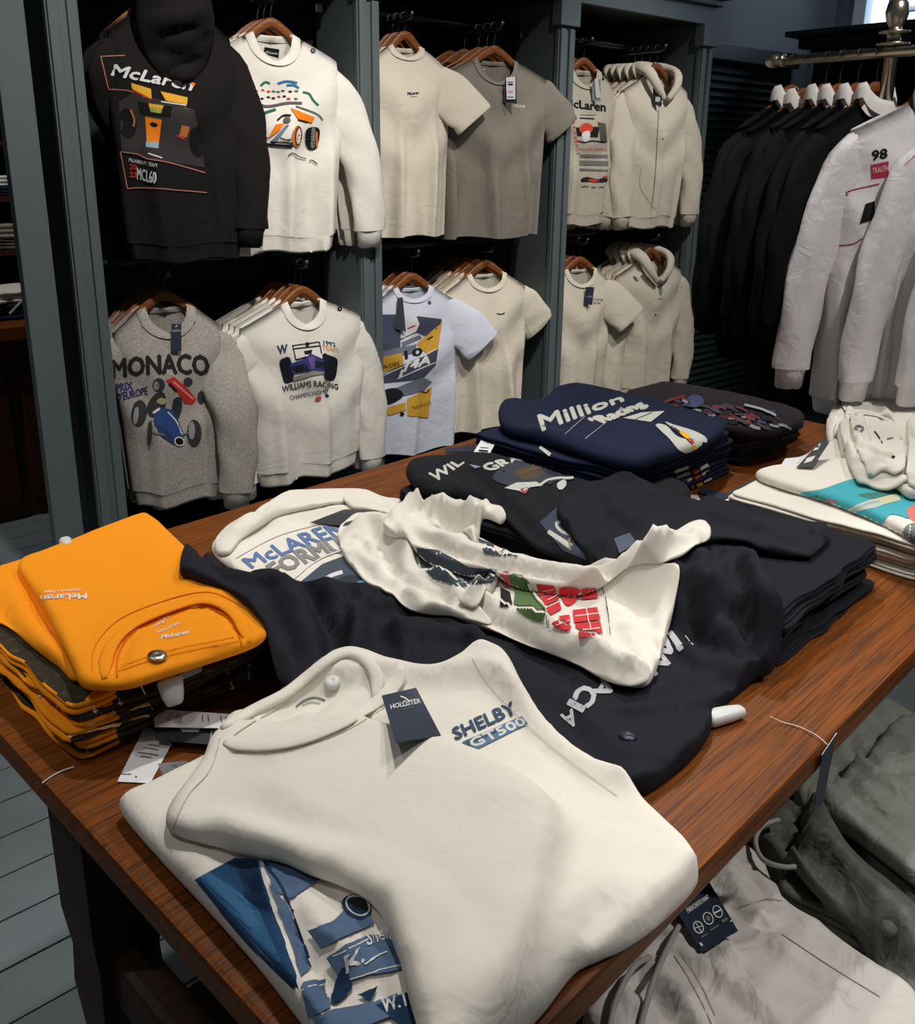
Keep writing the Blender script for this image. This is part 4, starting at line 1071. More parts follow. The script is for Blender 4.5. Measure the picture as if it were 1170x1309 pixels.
decal('chest_print', r, b, [
    (SLT_, ('poly', [(489, 402), (506, 402), (512, 425), (512, 446), (489, 450)])), (LSL, ('poly', [(489, 448), (512, 444), (532, 440), (532, 452), (489, 458)])),
    (YLW, ('poly', [(489, 456), (514, 451), (516, 466), (489, 476)])), (SLT_, ('poly', [(533, 404), (565, 408), (562, 420), (545, 430), (530, 424)])), (YLW, ('poly', [(532, 440), (565, 412), (560, 446), (545, 452), (538, 446)])),
    (PW, ('poly', [(512, 430), (522, 410), (532, 404), (536, 414), (530, 428), (518, 438)])), (LSL, ('poly', [(513, 438), (536, 428), (539, 432), (514, 444)])), (PR, ('line', [(521, 420), (531, 416)], 2)), (PB, ('line', [(512, 434), (533, 424)], 1.2)),
    (SLT_, ('poly', [(489, 478), (560, 446), (557, 466), (540, 484), (489, 490)])), (PW, ('line', [(489, 480), (520, 466), (558, 446)], 1.4)), (PW, ('line', [(508, 484), (540, 470), (557, 463)], 1.2)),
    (ink(30, 32, 40), ('text', '10', [(518, 459), (540, 453), (539, 444), (517, 449)], {'bold': 0.03})), (PW, ('text', '14A', [(516, 475), (549, 464), (549, 454), (518, 463)], {'bold': 0.03, 'shear': 0.2})), (PW, ('poly', [(509, 484), (513, 472), (516, 472), (514, 482)])),
    (LSL, ('poly', [(500, 498), (540, 482), (552, 488), (540, 500), (516, 506), (489, 518)])), (ink(28, 30, 38), ('blob', [(490, 500), (506, 496), (516, 504), (508, 512), (494, 516)])), (YLW, ('poly', [(520, 510), (552, 494), (547, 534), (521, 531)])),
    (YLW, ('poly', [(490, 522), (518, 514), (519, 524), (500, 530), (490, 530)])), (ink(60, 44, 30), ('text', 'McLAREN F1', q4(528, 524, 551, 517, 5))), (ink(60, 44, 30), ('text', 'IN CARS', q4(491, 471, 511, 466, 5))), (PB, ('ell', 514, 529, 3, 3, 0)),
    (PB, ('line', [(546, 434), (553, 430)], 1.6)), (PB, ('line', [(538, 500), (545, 502), (548, 497)], 1.6)),
])
decal('size_dot', r, b, [(BLKP, ('ell', 549, 387, 2.6, 3.0, 0)), (PW, ('ell', 549, 387, 0.9, 0.9, 0))], lift=0.002)
t = hang_card(r, b, [(508, 381), (515, 380), (519, 424), (505, 420)], TAGB, 0.008, 'hang_tag')
S = Shirt(L=0.65, ws=0.205, wc=0.205, wh=0.195, nd=0.065, nk=0.095, fold=0.024, seed=8)
r, b, h = hung('t_shirt', 'plain cream T-shirt with tiny dark chest mark beside the yellow printed T-shirt', 't-shirt', 2.62, 2.80, 'l', 'tee', OATM, S, 5,
               'cream T-shirt in the row behind the plain cream one', 'cream T-shirts lower row', HL('a plain cream T-shirt'), HG, rz=-0.15, seed=17, dz=0.02)
decal('chest_print', r, b, [(PB, ('line', [(635, 401), (641, 402), (645, 400)], 1.6))])
# ---------------- bay three
S = Shirt(L=0.60, ws=0.165, wc=0.175, wh=0.15, nd=0.07, fold=0.010, seed=9, rib=True)
r, b, h = hung('sweatshirt', 'oatmeal heather sweatshirt with black lettering over red and black car print', 'sweatshirt', 3.235, 2.86, 'u', 'sweat', HEATH2, S, 2,
               'oatmeal heather sweatshirt behind the lettered one', 'oatmeal sweatshirts', HL('an oatmeal heather sweatshirt'), HG, rz=-0.18, seed=19,
               sl=LS(0.165, -0.10, -0.06), sr=LS(0.165, -0.04), dz=0.0)
RD = ink(206, 74, 56); VR = ink(214, 120, 104)
decal('chest_print', r, b, [
    (PB, ('text', 'McLaren', [(722, 136), (774, 143), (774, 131), (722, 127)], {'bold': 0.04})), (PGY, ('line', [(742, 147), (762, 147)], 1)), (PB, ('line', [(741, 151), (760, 152)], 1.6)),
    (ink(30, 28, 28), ('poly', [(736, 163), (766, 162), (764, 176), (738, 174)])), (ink(92, 86, 80), ('poly', [(764, 156), (774, 158), (776, 182), (768, 180)])), (RD, ('blob', [(741, 162), (748, 157), (757, 160), (757, 168), (749, 171), (741, 168)])), (PW, ('blob', [(744, 170), (754, 168), (753, 180), (746, 181)])), (PB, ('line', [(737, 179), (746, 182), (757, 180), (774, 182)], 1.4)),
    (VR, ('text', 'McLAREN HONDA', q4(741, 192, 776, 193, 4))), (PGY, ('poly', [(741, 197), (776, 198), (777, 202), (741, 201)])), (PGY, ('poly', [(741, 205), (777, 206), (777, 212), (741, 211)])), (PGY, ('poly', [(741, 215), (777, 217), (777, 219), (741, 218)])),
    (ink(40, 36, 34), ('blob', [(742, 229), (750, 226), (764, 229), (776, 226), (775, 233), (760, 232), (744, 232)])), (RD, ('blob', [(752, 229), (766, 230), (764, 233), (754, 232)])), (RD, ('poly', [(770, 226), (776, 224), (776, 229)])),
    (PGY, ('line', [(743, 238), (752, 238)], 1.2)), (PGY, ('line', [(756, 239), (762, 239)], 1.2)), (PGY, ('line', [(766, 239), (772, 239)], 1.2)),
    (VR, ('text', 'FORMULA ONE', [(737, 196), (730, 142), (733, 141), (741, 196)]))])
decal('size_dot', r, b, [(BLKP, ('ell', 771, 101, 2.0, 2.6, 0))], lift=0.002)
t0 = hang_card(r, b, [(757, 104), (768, 101), (768, 130), (757, 128)], PAPERG, 0.008, 'hang_tag')
t = hang_card(r, b, [(760, 101), (765, 101), (768, 125), (762, 125)], PAPER, 0.03)
S = Shirt(L=0.62, ws=0.20, wc=0.215, wh=0.165, nd=0.10, nk=0.08, fold=0.010, seed=10, rib=True)
r, b, h = hung('hoodie', 'cream hoodie with dark two-window tag hanging at the upper right of the cabinet', 'hoodie', 3.645, 2.78, 'u', 'hoodie', OATM, S, 5,
               'cream hoodie in the upper row behind the tagged hoodie', 'cream hoodies upper row', HL('a cream hoodie of the upper row'), HG, rz=-0.15, seed=21,
               sl=LS(0.20, -0.03, 0.02), sr=LS(0.20, 0.0), dz=0.0)
V2, F2 = [], []
decal('zip_line', r, b, [(PGY, ('line', [(842, 140), (838, 220), (833, 268)], 1.0)), (PB, ('ell', 847.5, 178, 1.2, 1.8, 0))])
decal('pouch_pocket', r, b, [(ink(196, 186, 168), ('line', [(820, 214), (819, 240), (838, 268)], 1.2))])
t = hang_card(r, b, [(835, 107), (846, 106), (846, 135), (835, 134)], TAGB, 0.012, 'hang_tag')
decal('tag_print', r, bvh_of(t), [(PW, ('poly', [(838, 112), (844, 112), (844, 118), (838, 118)])), (PW, ('poly', [(838, 124), (844, 124), (844, 130), (838, 130)]))], lift=0.001)
S = Shirt(L=0.64, ws=0.175, wc=0.18, wh=0.17, nd=0.075, nk=0.09, fold=0.012, seed=12)
r, b, h = hung('t_shirt', 'cream T-shirt with navy swing tag over a small chest print beside the cream hoodie', 't-shirt', 3.237, 2.83, 'l', 'tee', OATM, S, 3,
               'cream T-shirt hanging behind the navy tagged T-shirt', 'cream T-shirts behind the navy tag', HL('a cream T-shirt with a navy tag'), HG, rz=-0.2, seed=23, dz=-0.005, sr=[(0.085, -0.125, -0.005), (0.145, -0.142, -0.02), (0.215, -0.19, -0.055), (0.260, -0.245, -0.08)], sl=[(0.085, -0.125), (0.115, -0.15), (0.145, -0.2), (0.16, -0.26)])
decal('chest_print', r, b, [(ink(70, 80, 90), ('text', 'HOLLISTER', [(757, 384), (771, 385), (771, 382), (757, 381)])), (ink(70, 80, 90), ('text', 'RACING', [(758, 389), (768, 389), (768, 386), (758, 386)]))])
t = hang_card(r, b, [(749, 367), (760, 367), (757, 390), (747, 388)], TAGN, 0.012, 'hang_tag')
decal('tag_lettering', r, bvh_of(t), [(PW, ('text', 'HOLLISTER', q4(750, 380, 757, 380, 2)))], lift=0.001)
S = Shirt(L=0.62, ws=0.215, wc=0.225, wh=0.175, nd=0.09, nk=0.08, fold=0.010, seed=14, rib=True)
r, b, h = hung('hoodie', 'cream hoodie with oval grey chest emblem and white neck tag in the lower row', 'hoodie', 3.70, 2.785, 'l', 'hoodie', OATM, S, 4,
               'cream hoodie in the lower row behind the emblem hoodie', 'cream hoodies lower row', HL('a cream hoodie of the lower row'), HG, rz=-0.15, seed=25,
               sl=LS(0.215, -0.02, 0.02), sr=LS(0.215, -0.01), dz=0.015)
decal('chest_print', r, b, [(PGY, ('ell', 844.5, 371, 2.6, 8, 0.0)), (OATM, ('ring', 844.5, 371, 1.8, 6, 0, 0.5)), (PB, ('ell', 838, 402.5, 2.0, 2.0, 0)), (PGY, ('line', [(841, 382), (848, 382)], 0.8))])
t = hang_card(r, b, [(816, 346), (822, 350), (816, 355), (811, 350)], PAPER, 0.02)
# ---------------- clothes rack with jackets
RX, RBZ = 2.78, 1.85; RX0 = RX
rk = thing('clothes_rack', 'brushed nickel clothes rack with ball finial post beyond the table end', 'clothes rack', (RX, 1.3, 0))
bR = (RX, 1.3, 0)
V, F = tube_data([(RX, 1.64, RBZ), (RX, 1.0, RBZ), (RX, 0.35, RBZ)], 0.0145, 12); mesh_obj('crossbar', V, F, STEEL, rk, bR)
V, F = lathe_data([(0.001, 0.03), (0.012, 0.028), (0.02, 0.014), (0.021, 0.0), (0.017, -0.013), (0.011, -0.02), (0.02, -0.024), (0.02, -0.03), (0.014, -0.034), (0.001, -0.035)], 0, 0, 16)
mesh_obj('bar_finial', [(RX+a, 1.665+c, RBZ+b) for a, b, c in V], F, STEEL, rk, bR)
PY = 1.31
for PYY in (PY, 0.42):
    V, F = lathe_data([(q_, z_-0.032 if z_ > 1.5 else z_) for q_, z_ in [(0.16, 0.0), (0.16, 0.012), (0.05, 0.03), (0.022, 0.04), (0.0195, 0.06), (0.0195, 1.90), (0.045, 1.903), (0.045, 1.908), (0.019, 1.912), (0.019, 1.932), (0.042, 1.935), (0.042, 1.940), (0.017, 1.944), (0.019, 1.955), (0.028, 1.97), (0.032, 1.99), (0.028, 2.012), (0.015, 2.027), (0.001, 2.031)]], RX+0.02, PYY, 24)
    mesh_obj('post', V, F, STEEL, rk, bR)
JG = 'navy jackets on the rack'
def jacket(yy, label, m_, mcol, group, seed, dz=0.0, rz=0.0, bigcol=False, fo=0.02, big=1.0, dx=0.0):
    RX = RX0+dx
    S = Shirt(L=0.72*big, ws=0.22*big, wc=0.26*big, wh=0.24*big, nd=0.05, nk=0.075, sd=0.075, depth=0.075 if bigcol else 0.03, fold=fo if bigcol else 0.010, seed=seed)
    zz = RBZ-0.135+dz
    h = hanger(RX0+dx, yy, zz, rz, 'polished brown hanger inside the '+label.replace(' hanging on the rack', ''), 'hangers on the clothes rack', RBZ+0.0, S)
    r, b, parts = garment('jacket', label, 'jacket', RX, yy, zz, 'jacket', m_, S, rz, seed, [(a, b if i < 2 else b*(1.2 if bigcol else 1.0), *c) for i, (a, b, *c) in enumerate(LS(0.22*big, 0.03 if bigcol else 0.015))], LS(0.22*big, 0.015), group)
    nl = S.neck_loop(); cen = nl.mean(0); d = nl-cen; d[:, 2] = 0; d /= np.linalg.norm(d, axis=1)[:, None]; up = np.array([0, 0, 1.0])
    k = 1.7 if bigcol else 1.0
    offs = [d*0.004-up*0.006, d*0.006+up*0.02*k, d*0.002+up*0.045*k, d*0.012+up*0.055*k, d*0.022+up*0.04*k, d*0.026+up*0.012*k] if not bigcol else [d*0.004-up*0.006, d*0.012+up*0.03, d*0.004+up*0.075, -d*0.002+up*0.085, -d*0.006+up*0.07, -d*0.004+up*0.01]
    V2, F2 = band(nl, offs); mesh_obj('collar', V2, F2, mcol, r)
    return r, b
random.seed(2)
ys = [1.60, 1.555, 1.49, 1.445, 1.39, 1.335]
for i, yy in enumerate(ys): jacket(yy, 'dark navy jacket with white collar, '+ORDQ[i]+' from the bar finial', NAVYJ, WHITE, JG, 30+i, dz=random.uniform(-0.006, 0.006), rz=-0.2+random.uniform(-0.05, 0.05))
r, b = jacket(1.20, 'white windbreaker numbered 98 with red piping hanging on the rack', WNYL, WNYL, 'white windbreakers on the rack', 41, dz=-0.005, rz=-0.42, bigcol=True, fo=0.026, big=1.15, dx=0.05)
PIP = ink(160, 44, 66); PKR = ink(176, 52, 78)
decal('back_print', r, b, [(PB, ('text', '98', [(1115, 205), (1134, 202), (1134, 190), (1115, 193)], {'bold': 0.03})), (PKR, ('poly', [(1113, 211), (1136, 206), (1136, 226), (1114, 229)])), (PW, ('text', 'TRAUTH', [(1116, 222), (1136, 218), (1136, 211), (1115, 215)])),
    (PIP, ('line', [(1084, 250), (1084, 245), (1124, 235)], 1.6)), (PIP, ('line', [(1073, 314), (1090, 312), (1102, 305)], 1.6)), (PB, ('poly', [(1106, 261), (1118, 257), (1118, 281), (1099, 286)]))])
r, b = jacket(1.075, 'white windbreaker with pink shoulder piping beside the one numbered 98', WNYL, WNYL, 'white windbreakers on the rack', 43, dz=-0.03, rz=-0.36, bigcol=True, fo=0.03, big=1.12, dx=0.15)
decal('shoulder_piping', r, b, [(ink(214, 120, 140), ('line', [(1157, 211), (1170, 199), (1180, 190)], 1.6))])
r, b = jacket(0.95, 'plain white windbreaker without piping beside the pink piped windbreaker', WNYL, WNYL, 'white windbreakers on the rack', 45, dz=-0.03, rz=-0.34, bigcol=True, fo=0.03, big=1.1, dx=0.22)

# ================================================================== the table
TX0, TX1, TY0, TY1 = 0.312, 2.42, 0.349, 1.523
tb = thing('display_table', 'long brown oak display table covered with folded T-shirts', 'table', tw((TX0+TX1)/2, (TY0+TY1)/2, 0), rz=TD)
cx_, cy_ = (TX0+TX1)/2, (TY0+TY1)/2
def tbox(n, x0, x1, y0, y1, z0, z1, m_, par=None, bev=0.004):
    V, F = box_data(x0-cx_, x1-cx_, y0-cy_, y1-cy_, z0, z1, bev)
    return mesh_obj(n, V, F, m_, par or tb, smooth=False)
tbox('table_top', TX0, TX1, TY0, TY1, TZ-0.036, TZ, WOODT, bev=0.006)
def leg(tx, ty):
    prof = [(0.040, 0.0), (0.045, 0.05), (0.040, 0.10), (0.034, 0.25), (0.036, 0.40), (0.043, 0.50), (0.040, 0.56), (0.046, 0.62), (0.046, 0.80)]
    V, F = [], []
    for hw, z in prof:
        for a, b in ((-1, -1), (1, -1), (1, 1), (-1, 1)): V.append((tx-cx_+a*hw, ty-cy_+b*hw, z))
    for i in range(len(prof)-1):
        for k in range(4): F.append((i*4+k, i*4+(k+1) % 4, i*4+4+(k+1) % 4, i*4+4+k))
    F.append((3, 2, 1, 0)); n = len(prof)*4-4; F.append((n, n+1, n+2, n+3))
    return mesh_obj('leg', V, F, WOODD, tb, smooth=False)
for tx in (TX0+0.075, TX1-0.075):
    for ty in (0.43, 0.985): leg(tx, ty)
    tbox('cross_rail', tx-0.025, tx+0.025, 0.43, 0.985, 0.50, 0.58, WOODD, bev=0.012)
    tbox('apron', tx-0.018, tx+0.018, 0.43, 0.985, 0.77, TZ-0.036, WOODD)
for tx in (TX0+0.75, TX1-0.35): leg(tx, 1.40)
tbox('apron', TX0+0.75, TX1-0.35, 1.38, 1.416, 0.77, TZ-0.036, WOODD)
tbox('long_stretcher', TX0+0.075, TX1-0.075, 0.955, 1.015, 0.30, 0.38, WOODD)
# low bench pushed in under the right long side, carrying the trousers
BZ = 0.50
bn = thing('low_bench', 'low dark wooden bench pushed under the long side of the table', 'bench', tw(1.2, 0.33, 0), rz=TD)
def bbox_(n, x0, x1, y0, y1, z0, z1, bev=0.004):
    V, F = box_data(x0-1.2, x1-1.2, y0-0.33, y1-0.33, z0, z1, bev); return mesh_obj(n, V, F, WOODD, bn, smooth=False)
bbox_('bench_top', 0.52, 1.72, -0.12, 0.66, BZ-0.04, BZ, 0.006)
for a in (0.56, 1.62):
    for c in (-0.06, 0.55): bbox_('leg', a, a+0.07, c, c+0.07, 0, BZ-0.04)
bbox_('stretcher', 0.6, 1.64, 0.23, 0.28, 0.12, 0.18)

ORD = ['topmost', 'second from the top', 'third from the top', 'fourth from the top', 'fifth from the top', 'sixth from the top', 'seventh from the top', 'bottom']
def remat(o, mats, fn):
    """give faces of a folded body another cloth colour where the garment itself changes colour"""
    me = o.data
    for q in mats: me.materials.append(q)
    R = o.parent.location
    for p in me.polygons:
        c = p.center; w_ = np.array([c.x+R.x, c.y+R.y]); k = fn(float(w_@EX), float(w_@EY), c.z+R.z)
        if k: p.material_index = k
def stack(n, label, cat, rect, z, ths, m_, group, layers=2, jit=0.007, seed=0, fld=TF, split=None, extra=None, top_out=0):
    cx, cy, w_, d_ = rect; out = []; rs = np.random.RandomState(seed); zz = z
    for i in range(n):
        th = ths[i] if hasattr(ths, '__len__') else ths
        O = rrect(cx+rs.uniform(-jit, jit), cy+rs.uniform(-jit, jit), w_+rs.uniform(-jit, jit), d_+rs.uniform(-jit, jit), rs.uniform(-0.02, 0.02), 0.018, seed+i)
        k = n-1-i+top_out
        r, b = slab('folded_t_shirt', label % ORD[min(k, 7)], cat, fld, O, zz, th, m_[i % len(m_)] if isinstance(m_, list) else m_, layers, group, seed+i)
        if split: remat(b, split[0], split[1])
        out.append((r, b)); zz += th+0.0008
    return out, zz
# ---- orange pile
def osplit(tx, ty, z): return 1 if (tx < 0.405 and (int((z-TZ)/0.0075) % 3 != 1)) or tx < 0.352 else 0
ost, zo = stack(5, 'dark olive and orange printed T-shirt, %s under the orange T-shirts', 't-shirt', (0.485, 1.135, 0.27, 0.385), TZ+0.0006, [0.013, 0.014, 0.015, 0.015, 0.015], BROWNP, 'printed olive T-shirts in the orange pile', 2, 0.006, 3, split=([ORANGE], osplit))
TICK = ink(214, 206, 190)
bo = bvh_of(*[b for r, b in ost])
tk = []
for (x, y) in ((121, 908), (153, 897), (50, 889), (75, 905), (292, 860), (318, 850), (296, 877), (318, 864), (340, 848), (314, 880), (112, 960)):
    tk += [(TICK, ('line', [(x-1.5, y-5), (x+1.5, y+4)], 1.3)), (TICK, ('line', [(x-2.5, y+3), (x+4, y+1)], 1.2))]
for k, (x0, y0, x1, y1) in enumerate(((105, 929, 190, 899), (88, 943, 190, 915))):
    tk.append((ink(246, 196, 130), ('line', [(x0, y0), (x1, y1)], 2.4)))
for (r, b), ts in zip(ost[-1:], [tk]): decal('printed_marks', r, bo, ts)
r, b = cloth('folded_t_shirt', 'orange T-shirt spilling over the left side of the pile below the top orange one', 't-shirt', TF,
      [(-60, 752, .085), (20, 722, .09), (120, 700, .09), (150, 800, .085), (104, 868, .085), (72, 850, .075), (40, 826, .07), (0, 796, .07), (-60, 790, .07)], 0.014, ORANGE, 0.010,
      creases=[([(10, 745), (35, 800), (80, 850)], 0.008, 0.012), ([(-20, 770), (20, 800), (60, 838)], -0.006, 0.010)], h=.09, seed=4, tent=20, body='folded_body', flatbase=zo)
decal('printed_marks', r, bvh_of(b), [(PW, ('poly', [(8, 822), (22, 808), (22, 812), (10, 826)])), (PW, ('line', [(30, 838), (42, 834)], 1.6))])
r, b = cloth('folded_t_shirt', 'plain orange T-shirt folded neck forward on top of the pile', 't-shirt', TF,
      [(24, 722, .1), (60, 706, .1), (120, 684, .1), (178, 661, .1), (196, 664, .1), (215, 680, .1), (255, 720, .1), (300, 764, .1), (334, 794, .1), (341, 812, .1), (322, 826, .095), (270, 844, .095), (210, 863, .095), (165, 877, .095), (125, 879, .095), (102, 874, .095), (88, 846, .1), (60, 790, .1), (38, 752, .1)],
      0.017, ORANGE, 0.012, creases=[([(150, 868), (152, 838), (172, 808), (215, 787), (262, 776), (295, 790), (308, 826)], -0.006, 0.007), ([(118, 860), (122, 828), (152, 794), (205, 772), (268, 760), (312, 782)], 0.0035, 0.012),
       ([(150, 858), (215, 836), (304, 820)], 0.006, 0.010), ([(45, 745), (80, 800), (108, 868)], 0.004, 0.012), ([(150, 680), (230, 730), (300, 780)], 0.003, 0.03)], h=.105, seed=6, wr=(0.0018, 5), tent=14, body='folded_body', flatbase=zo+0.0145)
bo = bvh_of(b)
STI = ink(226, 128, 20)
decal('neck_stitching', r, bo, [(STI, ('line', [(118, 858), (121, 828), (150, 794), (205, 770), (268, 757), (314, 779)], 1.2)), (ink(214, 106, 22), ('line', [(150, 866), (151, 838), (170, 808), (212, 786), (262, 775), (297, 789), (309, 826)], 2.2)),
      (STI, ('line', [(152, 858), (215, 838), (304, 820)], 1.0)), (STI, ('line', [(155, 852), (215, 832), (300, 815)], 0.8))])
decal('printed_lettering', r, bo, [(PW, ('text', 'McLaren', [(111, 759), (53, 762), (53, 769), (111, 766)], {'bold': 0.02})), (PW, ('line', [(90, 763), (112, 763)], 1.2)), (PW, ('text', 'FORMULA 1 TEAM', [(103, 753), (58, 756), (58, 759), (103, 756)])),
      (PW, ('text', 'McLaren', q4(206, 818, 242, 811, 5), {'bold': 0.02, 'shear': 0.3})), (PW, ('text', 'HOLLISTER', q4(202, 811, 230, 799, 3.5))), (PW, ('text', 'MEDIUM', q4(198, 804, 216, 790, 2.5))), (PW, ('ell', 209, 797, 2, 2, 0))])
def disc(nm, bvh, px, py, rad, m_, root, th=0.004):
    hh = next(h for h in (cast(bvh, px+dx, py+dy) for dx, dy in ((0, 0), (8, 0), (-8, 0), (0, 8), (0, -8), (16, 0), (0, 16), (0, -16), (-16, 0), (0, 30))) if h)
    hpt, nn = hh; nn = Vector((0, 0, 1))*0.6+nn*0.4; nn.normalize(); q = nn.to_track_quat('Z', 'Y').to_matrix()
    V, F = lathe_data([(rad*0.9, 0), (rad, th*0.4), (rad*0.92, th*0.9), (rad*0.35, th*1.15), (rad*0.15, th*0.9), (rad*0.02, th*0.95)], 0, 0, 20)
    return mesh_obj(nm, [np.array(q@Vector(v)+hpt) for v in V], F, m_, root, root.location)
rib('collar_rib', r, bo, [(134, 868), (137, 836), (160, 806), (212, 781), (265, 768), (302, 786), (318, 822)], 0.017, 0.005, ORANGE)
disc('sensor_pin', bo, 201, 840, 0.0115, STEEL, r)
def hard_tag(label, p0, p1, z0, z1, wd, m_=PLAST, group=None, tilt=0.0, fat=0.008):
    """pale moulded security tag: tapered rounded body"""
    a = onz(p0[0], p0[1], z0); c = onz(p1[0], p1[1], z1); d = c-a; ln = np.linalg.norm(d); d /= ln
    sd = np.cross(d, (0, 0, 1.0)); sd /= np.linalg.norm(sd); up = np.cross(sd, d)
    V, F = [], []; K = 12; st = [(0.0, 0.55, 0.35), (0.04, 0.85, 0.8), (0.15, 1.0, 1.0), (0.6, 0.86, 0.95), (0.88, 0.68, 0.8), (0.97, 0.55, 0.6), (1.0, 0.35, 0.3)]
    for t, wv, hv in st:
        for k in range(K):
            q = 2*math.pi*k/K; cs, sn = math.cos(q), math.sin(q)
            f = (abs(cs)**4+abs(sn)**4)**-0.25
            V.append(a+d*ln*t+sd*wd*wv*cs*f+up*fat*hv*sn*f)
    for i in range(len(st)-1):
        for k in range(K): k2 = (k+1) % K; F.append((i*K+k, i*K+k2, (i+1)*K+k2, (i+1)*K+k))
    F.append(tuple(range(K))[::-1]); F.append(tuple((len(st)-1)*K+k for k in range(K)))
    V = np.array(V); base = V.mean(0); base[2] = V[:, 2].min()
    root = thing('security_tag', label, 'security tag', tuple(base), group)
    mesh_obj('moulded_shell', V, F, m_, root, base)
    return root
hard_tag('grey moulded security tag poking out under the orange neckline', (216, 866), (224, 902), TZ+0.083, TZ+0.055, 0.015, group=None)
hard_tag('grey security tag end behind the far edge of the orange pile', (82, 690), (92, 706), TZ+0.105, TZ+0.10, 0.009)
bt = thing('paper_strip', 'pale blue paper strip beside the grey security tag in the orange pile', 'paper strip', tuple(onz(245, 860, TZ+0.07)))
card('strip', [onz(228, 863, TZ+.078), onz(259, 848, TZ+.078), onz(258, 858, TZ+.074), onz(230, 870, TZ+.074)], ink(172, 194, 214), bt)
# ---- cream tee with blue and grey arched lettering
r, b = cloth('t_shirt', 'cream T-shirt with blue and grey arched lettering lying beyond the black T-shirt', 't-shirt', TF,
      [(272, 706, .02), (280, 686, .025), (300, 668, .025), (330, 657, .025), (356, 640, .025), (400, 630, .03), (450, 628, .03), (490, 638, .04), (530, 648, .04), (560, 690, .04), (520, 760, .03), (440, 775, .02), (380, 756, .02), (310, 735, .02)],
      0.018, CREAM, 0.010, creases=[([(290, 700), (330, 672), (420, 655), (500, 652)], 0.010, 0.018), ([(300, 690), (340, 655), (420, 636)], 0.008, 0.012), ([(330, 668), (360, 650), (420, 640)], -0.008, 0.010)], h=.03, seed=9, wr=(0.006, 5))
_, b2 = cloth('t_shirt', '', 't-shirt', TF, [(274, 704), (282, 682), (300, 668), (330, 657), (352, 641), (400, 631), (440, 630), (455, 638), (420, 646), (370, 655), (335, 672), (308, 690), (292, 708)], 0.007, CREAM, 0.0035, creases=[([(285, 695), (320, 668), (370, 648), (430, 637)], 0.008, 0.010), ([(330, 660), (360, 646), (400, 638)], -0.006, 0.006), ([(282, 690), (300, 676), (318, 668)], 0.006, 0.006)], seed=10, wr=(0.003, 7), body='sleeve', root=r)
_, b4 = cloth('t_shirt', '', 't-shirt', TF, [(440, 636), (470, 632), (500, 642), (520, 652), (505, 660), (470, 652), (448, 648)], 0.007, CREAM, 0.0035, creases=[([(450, 642), (480, 642), (510, 652)], 0.006, 0.008)], seed=11, wr=(0.002, 7), body='second_sleeve', root=r)
b1 = bvh_of(b, b2); BL_ = ink(96, 122, 168); GL_ = ink(140, 138, 138); DP = ink(74, 84, 96)
decal('chest_print', r, b1, [
    (BL_, ('text', 'McLAREN', [(322, 727), (448, 684), (432, 668), (309, 716)], {'bold': 0.02, 'arc': 4})), (GL_, ('text', 'FORMULA', [(355, 738), (478, 702), (462, 684), (340, 724)], {'bold': 0.03, 'arc': 8})),
    (DP, ('poly', [(384, 745), (412, 722), (470, 700), (520, 700), (545, 745), (480, 765), (405, 762)])), (PW, ('line', [(400, 760), (418, 740), (438, 732)], 5)), (ink(52, 56, 62), ('blob', [(420, 758), (432, 742), (450, 736), (462, 746), (440, 762)])), (ink(128, 168, 200), ('line', [(438, 756), (470, 742)], 5)),
    (PW, ('line', [(375, 742), (410, 715), (468, 694)], 1.6)), (PW, ('line', [(302, 714), (360, 684), (440, 664)], 1.2))])
card_on('hang_tag', b1, [(396, 668), (440, 651), (488, 652), (440, 672)], TAGB, r, 0.010)
# ---- navy pile
def nsplit(tx, ty, z): return 0
nst, zn = stack(5, 'folded navy T-shirt, %s of the navy pile', 't-shirt', (1.655, 1.13, 0.44, 0.40), TZ+0.0006, 0.0185, NAVY, 'navy T-shirts in a pile', 2, 0.008, 21, top_out=1)
bo = bvh_of(*[b for r, b in nst]); WHT = ink(196, 196, 188); rows = []
for (x, y, c) in ((880, 592, None), (884, 604, 1), (886, 616, None), (888, 628, None)):
    pass
for k in range(5):
    y0 = 598+k*8
    rows += [(WHT, ('line', [(862+k*3, y0+6), (880+k*2, y0-1)], 4)), (ink(60, 44, 40), ('line', [(880+k*2, y0-1), (884+k*2, y0-2.5)], 4)), ((YL if k in (0, 3) else PR), ('line', [(884+k*2, y0-2), (891+k*2, y0-5)], 4.5)), (WHT, ('line', [(893+k*2, y0-6), (904+k*1.5, y0-11)], 4))]
rows += [(WHT, ('line', [(672, 552), (700, 562), (716, 568)], 4)), (WHT, ('line', [(690, 572), (704, 582)], 4))]
decal('printed_road_edges', nst[-1][0], bo, rows)
r, b = cloth('folded_t_shirt', 'navy T-shirt with large white script and road print on top of the navy pile', 't-shirt', TF,
      [(638, 538, .115), (644, 517, .12), (690, 514, .125), (710, 500, .13), (735, 494, .135), (775, 502, .135), (850, 520, .13), (915, 540, .125), (928, 549, .12), (905, 568, .115), (878, 577, .11), (845, 588, .11), (820, 597, .11), (790, 594, .11), (740, 578, .11), (690, 562, .11), (650, 552, .11)],
      0.030, NAVY, 0.018, creases=[([(690, 525), (735, 506), (790, 512)], 0.016, 0.035), ([(830, 590), (850, 560), (900, 545)], 0.004, 0.02), ([(660, 545), (740, 560), (820, 585)], 0.006, 0.02)], h=.125, seed=22, tent=20, body='folded_body', flatbase=zn)
b1 = bvh_of(b)
